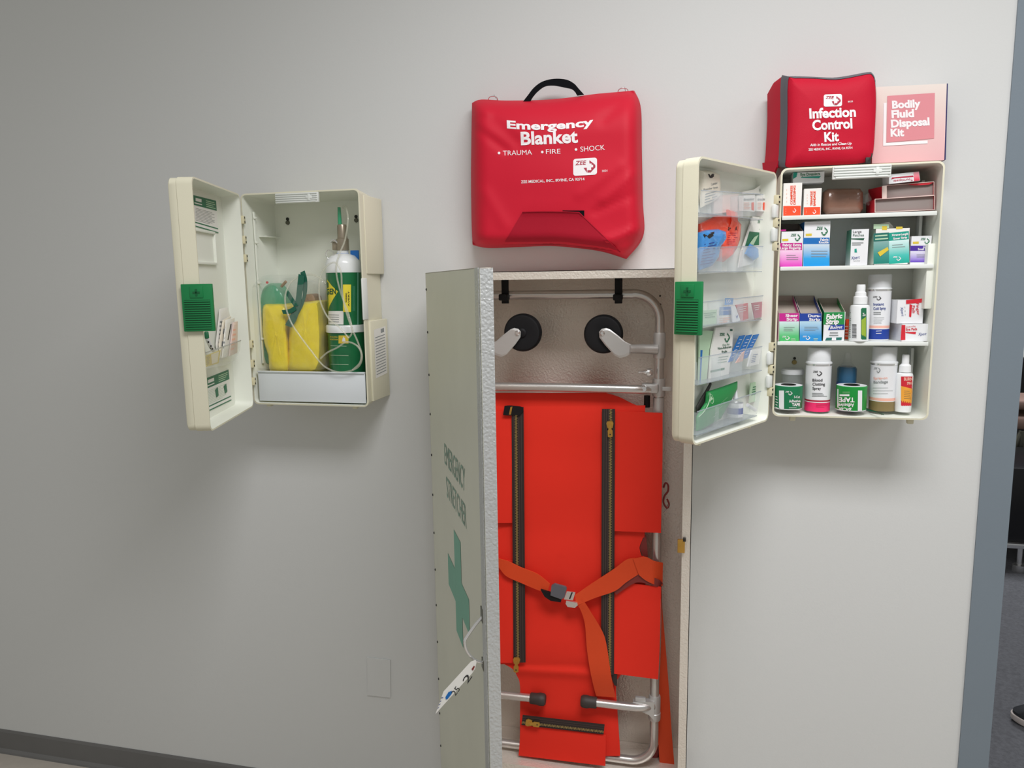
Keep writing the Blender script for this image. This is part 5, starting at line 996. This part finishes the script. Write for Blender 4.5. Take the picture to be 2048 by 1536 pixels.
# a true rounded rectangle of tube
zt_ = A_(1150, 589).z; zb_ = A_(1240, 1517).z; rad = .058; pts = []
xR = xri; xL = 2 * xc - xri
for cx_, cz_, a0 in ((xR - rad, zt_ - rad, 90), (xR - rad, zb_ + rad, 0), (xL + rad, zb_ + rad, 270), (xL + rad, zt_ - rad, 180)):
    for i in range(13): a = math.radians(a0 - 90 * i / 12); pts.append(Vector((cx_ + rad * math.cos(a), -TD, cz_ + rad * math.sin(a))))
q = B(); q.tube(pts, TRr, 'alu_tube', 16, True, 0); q.build('frame_tube', ST)
def wheel(sg):
    c0 = A_(1207, 668, .118) if sg > 0 else A_(1046, 665, .118)
    q = B(); n = Vector((0, -1, 0)); r_ = .0435
    q.lathe([(.012, -.013), (r_ * .8, -.013), (r_ - .004, -.012), (r_, -.006), (r_, .004), (r_ - .004, .010), (r_ * .82, .011), (r_ * .45, .0085), (.008, .0085)], c0, 'rubber', 40, n); wh = q.build('caster_wheel', ST)
    q = B(); q.lathe([(.010, .0085), (.010, .0115), (.006, .013)], c0, 'rubber', 20, n); q.build('wheel_hub', wh)
    f = FP(.136); P = [(1198, 664), (1203, 658), (1212, 656), (1220, 659), (1236, 671), (1250, 683), (1264, 690), (1264, 706), (1252, 713), (1240, 716), (1229, 711), (1210, 690), (1199, 675)]
    pw = [f(x, y) for x, y in P]; hub = f(1204.5, 666); cc = A_(1207, 668, .136)
    if sg < 0: pw = [mir(p) for p in pw]; hub = mir(hub)
    q = B(); q.loft([pw, [p + Vector((0, .003, 0)) for p in pw]], 'alu_cast', smooth=False)
    c2 = sum(pw, Vector()) / len(pw); q.loft([pw, [c2 + (p - c2) * .86 + Vector((0, -.0015, 0)) for p in pw]], 'alu_cast', False, True)
    a, b_, d_ = f(1258, 698), at(1285, 698, .120), at(1314, 699, .11)
    if sg < 0: a, b_, d_ = mir(a), mir(b_), mir(d_)
    q.tube([a, b_, d_], lambda t: .0095 + .002 * t, 'alu_cast', 16); q.build('caster_arm', ST)
    q = B(); q.lathe([(.0065, 0), (.006, .003), (.003, .0055)], hub, 'chrome', 18, n); q.build('axle_bolt', ST)
    s0, s1_ = A_(1315, 716), A_(1316, 665)
    if sg < 0: s0, s1_ = mir(s0), mir(s1_)
    s0.x = s1_.x = xR if sg > 0 else xL
    q = B(); q.lathe([(.0125, 0), (.0135, .003), (.0135, (s1_ - s0).length - .004), (.0125, (s1_ - s0).length)], s0, 'alu_cast', 20, s1_ - s0); q.build('sleeve', ST)
wheel(1); wheel(-1)
q = B(); bl = A_(1300, 780, .118); br = Vector((2 * xc - bl.x, bl.y, bl.z)); q.tube([bl + Vector((0, .0, 0)), bl.lerp(br, .12) + Vector((0, -.012, .003)), bl.lerp(br, .5) + Vector((0, -.014, .004)), bl.lerp(br, .88) + Vector((0, -.012, .003)), br], .0098, 'alu_tube', 16, sub=8); q.build('cross_bar', ST)
for sg in (1, -1):
    X = xR if sg > 0 else xL; z0_ = A_(1315, 792).z; z1_ = A_(1315, 757).z
    q = B(); q.lathe([(.0135, z0_), (.0145, z0_ + .004), (.0145, z1_ - .004), (.0135, z1_)], (X, -TD, 0), 'alu_cast', 20)
    q.rbox(min(X, X - sg * .038), max(X, X - sg * .038), -.126, -.1, (z0_ + z1_) / 2 - .011, (z0_ + z1_) / 2 + .011, .005, 'alu_cast'); q.cyl((X - sg * .032, -.124, (z0_ + z1_) / 2), (X - sg * .032, -.134, (z0_ + z1_) / 2), .0085, 'chrome', .006)
    q.rbox(min(X + sg * .008, X + sg * .028), max(X + sg * .008, X + sg * .028), -.113, -.111, (z0_ + z1_) / 2 - .006, (z0_ + z1_) / 2 + .003, .0008, 'alu_cast')
    q.build('bar_joint', ST)
    q = B(); q.lathe([(.0125, A_(1314, 870).z), (.0125, z0_ - .003)], (X, -TD, 0), 'alu_cast', 18); q.lathe([(.007, A_(1293, 815).z), (.007, z0_)], (X - sg * .026, -TD + .004, 0), 'rubber', 14); q.build('lower_sleeve', ST)
    kp = A_(1297, 745, .125); kp.x = X - sg * abs(xR - kp.x)
    q = B(); q.lathe([(.0018, -.022), (.0025, -.012), (.004, -.010), (.004, -.004), (.0085, -.003), (.0092, .004), (.0065, .009), (.002, .011)], kp, 'chrome', 18, Vector((sg, 0, 0))); q.build('lock_knob', ST)
# folded legs with rubber feet
for sg in (1, -1):
    X = xR if sg > 0 else xL; z = A_(1240, 1411, .125).z if sg > 0 else A_(1060, 1396, .125).z
    xf_ = A_(1196, 1409, .125).x if sg > 0 else A_(1053, 1396, .125).x; xe = A_(1162, 1409, .125).x if sg > 0 else A_(1091, 1396, .125).x
    q = B(); q.tube([(xf_ - sg * .012, -.125, z), ((xf_ + X) / 2, -.125, z), (X - sg * .03, -.122, z), (X - sg * .002, -.108, z)], .0096, 'alu_tube', 16); lg_ = q.build('leg', ST)
    q = B(); q.lathe([(.0115, 0), (.0145, .004), (.0152, .014), (.0135, .022), (.0132, .036), (.012, .038)], (xe, -.125, z), 'rubber_brown', 24, Vector((sg, 0, 0))); q.build('rubber_foot', lg_)
    q = B(); q.lathe([(.0138, z - .04), (.0148, z - .036), (.0148, z - .022), (.0135, z - .021), (.0142, z - .01), (.0142, z + .018), (.0128, z + .022)], (X, -TD, 0), 'alu_cast', 20)
    q.add([Vector((X - sg * a_, -.122 + d_, z + h_)) for d_ in (0, .016) for a_, h_ in ((.05, .01), (.03, .014), (0, .016), (0, -.03), (.012, -.018), (.03, -.011), (.05, -.01))],
          [tuple(range(7)), tuple(range(13, 6, -1))] + [(i, (i + 1) % 7, 7 + (i + 1) % 7, 7 + i) for i in range(7)], 'alu_cast'); q.rbox(min(X - sg * .045, X - sg * .02), max(X - sg * .045, X - sg * .02), -.12, -.11, z + .012, z + .022, .002, 'alu_cast'); q.build('leg_joint', ST)
# canvas: rows of (pixel y, left, right), given as pairs of edges; depth waves make the folds
def cloth(rows, dep, m, nu=14, t=.0015, fold=None, sub=4, skew=0):
    C = catmull([Vector(r) for r in rows], sub); L = []
    q = B(); F_ = []; Bk = []
    for r in C:
        a, b_ = [], []
        for i in range(nu + 1):
            u = i / nu; x = r[1] + (r[2] - r[1]) * u; y = r[0] + skew * u
            d_ = dep + (fold(u, y) if fold else 0); p = at(x, y, d_); a.append(p); b_.append(p + Vector((0, t, 0)))
        L.append(a + b_[::-1])
    q.loft(L, m); return q
fm = lambda u, y: .003 * math.sin(u * 3.14) + .0022 * math.sin(y * .035) + .007 * math.exp(-((y - 838 - 5 * math.sin(u * 6)) / 17) ** 2) + .0045 * math.exp(-((y - 1012 - 6 * u) / 20) ** 2) + .005 * math.exp(-((y - 1306 - 14 * u) / 9) ** 2) + .005 * math.exp(-((y - 1340 - 12 * u) / 9) ** 2)
q = cloth([(786, 988, 1212), (794, 980, 1238), (806, 975, 1262), (818, 975, 1288), (830, 975, 1290), (1050, 975, 1290), (1075, 975, 1286), (1095, 975, 1279), (1115, 975, 1284), (1130, 975, 1290), (1310, 975, 1290), (1326, 1004, 1268), (1338, 1025, 1255), (1352, 1034, 1240), (1372, 1040, 1232), (1440, 1040, 1236), (1500, 1040, 1240), (1512, 1042, 1240)], .112, 'orange_canvas', 22, .002, fm)
q.build('canvas', ST)
def flap(name, R_, dep, fold=None, skew=0, t=.0018): q = cloth(R_, dep, 'orange_canvas', 10, t, fold, 3, skew); return q.build(name, ST)
fl = lambda u, y: .002 * math.sin(y * .02 + u * 2) + .001 * math.sin(u * 3.1)
flap('side_flap', [(822, 1229.5, 1325), (900, 1229, 1325), (980, 1228, 1323.5), (1062, 1227, 1322)], .121, fl, 4)
flap('side_flap', [(1162, 1226.5, 1322), (1220, 1226, 1321), (1290, 1225.5, 1319), (1347, 1225, 1316.5)], .121, fl, 12)
flap('side_flap', [(822, 972, 1025), (900, 972, 1025), (980, 972, 1025.5), (1046, 972, 1026)], .121, fl, 0)
flap('side_flap', [(1120, 972, 1028), (1200, 972, 1028), (1280, 972, 1028), (1325, 972, 1028)], .121, fl, 1)
flap('foot_flap', [(1450, 1041, 1211.5), (1470, 1040, 1211.5), (1490, 1039, 1211), (1511, 1037, 1210.5)], .128, fl, 21)
def zipper(A1, A2, w, tx, dep, slider, side, nst=4):
    """tape from A1 to A2 (pixels), w wide; tx: where over the width the teeth run"""
    A1, A2 = Vector(A1), Vector(A2); d = (A2 - A1); dn = d.normalized(); s_ = Vector((-dn.y, dn.x)) * side; f = FP(dep); q = B()
    pt = lambda t_, k_, o=0: f((A1 + d * t_ + s_ * w * k_).x, (A1 + d * t_ + s_ * w * k_).y, o)
    N_ = 24
    for i in range(N_):
        a, b_ = i / N_, (i + 1) / N_; q.add([pt(a, 0), pt(a, 1), pt(b_, 1), pt(b_, 0), pt(a, 0, -.0012), pt(a, 1, -.0012), pt(b_, 1, -.0012), pt(b_, 0, -.0012)], [(0, 1, 2, 3), (7, 6, 5, 4), (0, 3, 7, 4), (1, 2, 6, 5)], 'zip_black')
    for i in range(1, nst + 1):
        k_ = i / (nst + 1)
        if abs(k_ - tx) > .09: q.add([pt(0, k_ - .012, .0003), pt(0, k_ + .012, .0003), pt(1, k_ + .012, .0003), pt(1, k_ - .012, .0003)], [(0, 1, 2, 3)], 'zip_stripe')
    zp = q.build('zipper', ST)
    q = B(); n_ = int(d.length / 2.6)
    for i in range(n_):
        t0, t1 = (i + .12) / n_, (i + .72) / n_; o_ = .02 if i % 2 else -.02; k0, k1 = tx - .09 + o_, tx + .09 + o_
        q.add([pt(t0, k0, .0004), pt(t0, k1, .0004), pt(t1, k1, .0004), pt(t1, k0, .0004), pt(t0, k0, .0018), pt(t0, k1, .0018), pt(t1, k1, .0018), pt(t1, k0, .0018)], [(4, 5, 6, 7), (0, 1, 5, 4), (2, 3, 7, 6), (1, 2, 6, 5), (0, 3, 7, 4)], 'brass_old')
    q.build('zipper_teeth', zp)
    q = B(); S0 = Vector(slider[0]); S1 = Vector(slider[1]); e = (S1 - S0).normalized(); g = Vector((-e.y, e.x))
    cs = lambda a_, b_, o=0: f((S0 + e * a_ + g * b_).x, (S0 + e * a_ + g * b_).y, o)
    ln = (S1 - S0).length
    q.loft([[cs(a_, b_, o) for a_, b_ in ((0, -5), (4, -7), (ln * .45, -5), (ln * .45, 5), (4, 7), (0, 5))] for o in (.001, .0045)], 'brass', smooth=False)
    q.loft([[cs(a_, b_, o) for a_, b_ in ((ln * .2, -2.2), (ln * .55, -3.2), (ln * .6, -4.8), (ln, -4.8), (ln + 2, 0), (ln, 4.8), (ln * .6, 4.8), (ln * .55, 3.2), (ln * .2, 2.2))] for o in (.0045, .0065)], 'brass', smooth=False)
    pc = cs(ln * .86, 0, .0066); q.cyl(pc, pc + Vector((0, -.0004, 0)), .0016, 'dark', n=10); q.build('zip_pull', zp)
zipper((1047, 814), (1051, 1325), 24, .62, .1245, ((1034, 1314), (1033, 1341)), 1)
zipper((1230, 818), (1228, 1350), 26, .33, .1245, ((1220, 842), (1221, 872)), 1, 5)
zipper((1043, 1450), (1207, 1469), 20, .3, .131, ((1052, 1443), (1079, 1447)), -1)
q = B(); f = FP(.128); q.ribbon([f(x, y) for x, y in ((1009, 812), (1018, 811), (1030, 812), (1043, 814), (1047, 822))], [f(x, y) for x, y in ((1006, 830), (1018, 831), (1030, 830), (1036, 831), (1036, 834))], .002, 'rubber'); q.slab([(1021, 814), (1025, 813), (1022, 829), (1018, 829)], f, 'brass', .001, .001); q.build('zip_cover', ST)
q = B(); f = FP(.122); q.slab([(1219, 1346), (1234, 1348), (1234, 1372), (1229, 1371), (1221, 1352)], f, 'zip_black', .0015); q.build('zip_end', ST); q = B(); q.slab([(1268, 1072), (1292, 1070), (1296, 1114), (1288, 1115), (1278, 1095), (1280, 1080)], FP(.11), 'strap_dark', .002); q.build('canvas_lining', ST)
# webbing straps and buckle
SP = []
def web(L, R_, deps, name='strap', m='orange_strap', t=.0018):
    q = B(); q.ribbon([at(x, y, d_) for (x, y), d_ in zip(L, deps)], [at(x, y, d_) for (x, y), d_ in zip(R_, deps)], t, m); return q.build(name, ST)
web([(975, 1100), (996, 1116), (1015, 1122), (1045, 1136), (1075, 1148), (1100, 1168)], [(975, 1125), (996, 1134), (1012, 1152), (1042, 1166), (1075, 1180), (1094, 1186)], [.126, .128, .130, .130, .133, .136])
web([(1150, 1190), (1185, 1166), (1225, 1140), (1252, 1120), (1270, 1116)], [(1152, 1212), (1190, 1196), (1230, 1182), (1252, 1165), (1278, 1148)], [.138, .134, .132, .130, .127])
web([(1266, 1118), (1290, 1114), (1308, 1122), (1326, 1126)], [(1278, 1150), (1290, 1160), (1306, 1168), (1325, 1172)], [.130, .128, .126, .112])
web([(1226, 1178), (1262, 1148), (1292, 1150), (1318, 1160), (1326, 1168)], [(1232, 1190), (1270, 1166), (1295, 1168), (1314, 1174), (1322, 1176)], [.127, .126, .125, .123, .11], m='strap_dark')
web([(1152, 1205), (1162, 1222), (1170, 1250), (1174, 1300), (1182, 1350), (1192, 1392)], [(1165, 1198), (1182, 1225), (1204, 1262), (1213, 1290), (1222, 1350), (1231, 1395)], [.137, .134, .132, .131, .130, .118])
web([(1316, 1166), (1322, 1200), (1322, 1280), (1318, 1380), (1316, 1460), (1320, 1540)], [(1323, 1166), (1324, 1210), (1330, 1280), (1338, 1380), (1343, 1460), (1350, 1545)], [.1, .085, .08, .078, .075, .07])
BKL = B(); f = FP(.137); BKL.loft([[f(x, y, o) for x, y in ((1104, 1169), (1110, 1166), (1132, 1172), (1134, 1176), (1130, 1192), (1124, 1196), (1102, 1188))] for o in (0, .008)], 'zip_gray', smooth=False)
BKL.loft([[f(x, y, o) for x, y in ((1082, 1178), (1102, 1184), (1124, 1196), (1122, 1203), (1102, 1200), (1090, 1192))] for o in (-.002, .005)], 'rubber', smooth=False); bk_ = BKL.build('buckle', ST)
q = B(); q.loft([[f(x, y, o) for x, y in ((1134, 1182), (1151, 1184), (1146, 1200), (1128, 1198))] for o in (0, .002)], 'chrome', smooth=False); q.loft([[f(x, y, o) for x, y in ((1143, 1184), (1146, 1184), (1141, 1197), (1138, 1197))] for o in (.002, .0026)], 'dark', smooth=False)
q.loft([[f(x, y, o) for x, y in ((1133, 1200), (1155, 1204), (1156, 1209), (1150, 1214), (1136, 1212), (1132, 1206))] for o in (-.001, .005)], 'chrome', smooth=False); q.build('buckle_latch', bk_)
q = B(); q.tube([A_(x, y, .045) for x, y in ((1288, 1545), (1306, 1512), (1320, 1500), (1328, 1512), (1330, 1540))], .012, 'strap_dark', 12); q.build('strap_bundle', ST)
# clip hanging beside the canvas
q = B(); q.tube([A_(x, y, .09) for x, y in ((1327, 975), (1331, 966), (1336, 970), (1336, 982), (1329, 992), (1327, 1005), (1334, 1016), (1338, 1008), (1334, 998))], .0022, 'strap_dark', 8)
q.tube([A_(x, y, .09) for x, y in ((1338, 1006), (1334, 1018), (1328, 1026))], .002, 'chrome', 8); q.build('strap_clip', ST)

# ------------------------------------------------------------------ glimpse of the office beyond the doorway
yc = -.85; G = lambda x, y, d_: at(x, y, d_)
SHO = thing('shoe', HP(0)(2046, 1452), 'black shoe with pale sole at the right edge of the doorway', 'shoe')
f0 = HP(0); o0 = f0(2020, 1440); 
axis = Vector((1, -.25, 0)).normalized(); sd = Vector((.25, 1, 0)).normalized()
def shoe_loop(t, z, k=1.0):
    w_ = .05 * (1 - .15 * math.sin(t)); 
    return None
out = [(0, 0), (.01, .025), (.04, .042), (.1, .047), (.17, .038), (.25, .034), (.28, .015), (.28, -.015), (.25, -.034), (.17, -.036), (.1, -.043), (.04, -.036), (.01, -.02)]
oc_ = [(v.x, v.y) for v in catmull([Vector(p) for p in out], 3, True)]
sl = lambda s_, z, sh=0: [o0 + axis * (.14 + (a - .14) * s_ + sh) + sd * (b_ * s_) + Vector((0, 0, z + (.008 * (1 - min(a / .05, 1)) if z < .03 else 0))) for a, b_ in oc_]
q = B(); q.loft([sl(.97, .0015), sl(1, .006), sl(1, .022), sl(.97, .024)], 'shoe_sole'); q.build('sole', SHO)
q = B(); up = [sl(.965, .023), sl(.96, .04), [o0 + axis * (.15 + (a - .14) * .84) + sd * (b_ * .85) + Vector((0, 0, .058 + .1 * max(0, a - .1))) for a, b_ in oc_], [o0 + axis * (.19 + (a - .14) * .5) + sd * (b_ * .7) + Vector((0, 0, .075 + .12 * max(0, a - .1))) for a, b_ in oc_]]
q.loft(up, 'shoe_black'); q.build('upper', SHO)
# black pedestal with chrome foot rail
fl0 = HP(0)(2037, 1142); dd_ = -(fl0.y); PD = thing('drawer_pedestal', (fl0.x + .1, fl0.y, 0), 'black office pedestal on a chrome base seen past the door frame', 'pedestal')
q = B(); ztp = at(2030, 935, dd_).z; zbt = at(2030, 1092, dd_).z; q.rbox(fl0.x - .16, fl0.x + .5, fl0.y - .01, fl0.y + .5, zbt + .02, ztp, .01, 'black_furniture'); q.build('pedestal_body', PD)
q = B(); q.rbox(fl0.x - .18, fl0.x + .5, fl0.y - .03, fl0.y + .02, zbt - .005, zbt + .022, .006, 'chrome'); q.build('chrome_rail', PD)
q = B(); q.lathe([(.028, 0), (.03, .01), (.03, .035), (.012, .04), (.012, zbt)], (fl0.x, fl0.y, 0), 'chrome', 18); q.build('caster', PD)
# chair with brown upholstery
CH = thing('office_chair', (fl0.x + .15, fl0.y + .6, 0), 'brown upholstered chair with grey metal leg behind the black pedestal', 'chair')
dp = dd_ - .55
def pxbox(x0, x1, y0, y1, dep, t, m, r=.02):
    a, b_ = at(x0, y0, dep), at(x1, y1, dep); q = B(); q.rbox(min(a.x, b_.x), max(a.x, b_.x) , a.y, a.y + t, min(a.z, b_.z), max(a.z, b_.z), r, m, seg=3); return q
pxbox(2014, 2120, 832, 862, dp, .4, 'skin_brown').build('seat', CH)
pxbox(2020, 2120, 800, 822, dp, .3, 'skin_brown', .015).build('armrest', CH)
q = B(); q.tube([at(2044, 862, dp), at(2032, 890, dp), at(2022, 930, dp), at(2015, 985, dp)], .016, 'screw', 10); a = at(2044, 862, dp); q.cyl((a.x, a.y, a.z), (a.x, a.y, 0.001), .018, 'screw'); q.build('leg', CH)
pxbox(1996, 2034, 905, 945, dd_ - .02, .25, 'skin_brown', .03).build('bag_body', None) if False else None
q = pxbox(2012, 2036, 938, 985, dd_ + .04, .02, 'skin_brown', .008) if False else None
# desk with paper
DS = thing('desk', (fl0.x + .4, fl0.y + 1.1, 0), 'black desk in the office beyond the doorway', 'desk'); dq = dd_ - 1.3
a = at(2030, 716, dq); q = B(); q.rbox(a.x - .1, a.x + 1.3, a.y, a.y + .7, a.z - .04, a.z, .004, 'black_furniture'); q.build('desktop', DS)
q = B(); q.box(a.x - .08, a.x + 1.28, a.y + .3, a.y + .33, 0, a.z - .04, 'black_furniture'); q.build('panel', DS)
q = B(); a2 = at(2040, 716, dq); q.rbox(a2.x, a2.x + .25, a.y + .03, a.y + .3, a.z + .0005, a.z + .06, .004, 'paper'); q.build('paper_stack', None, ('white stack of paper on the black office desk', 'paper'))
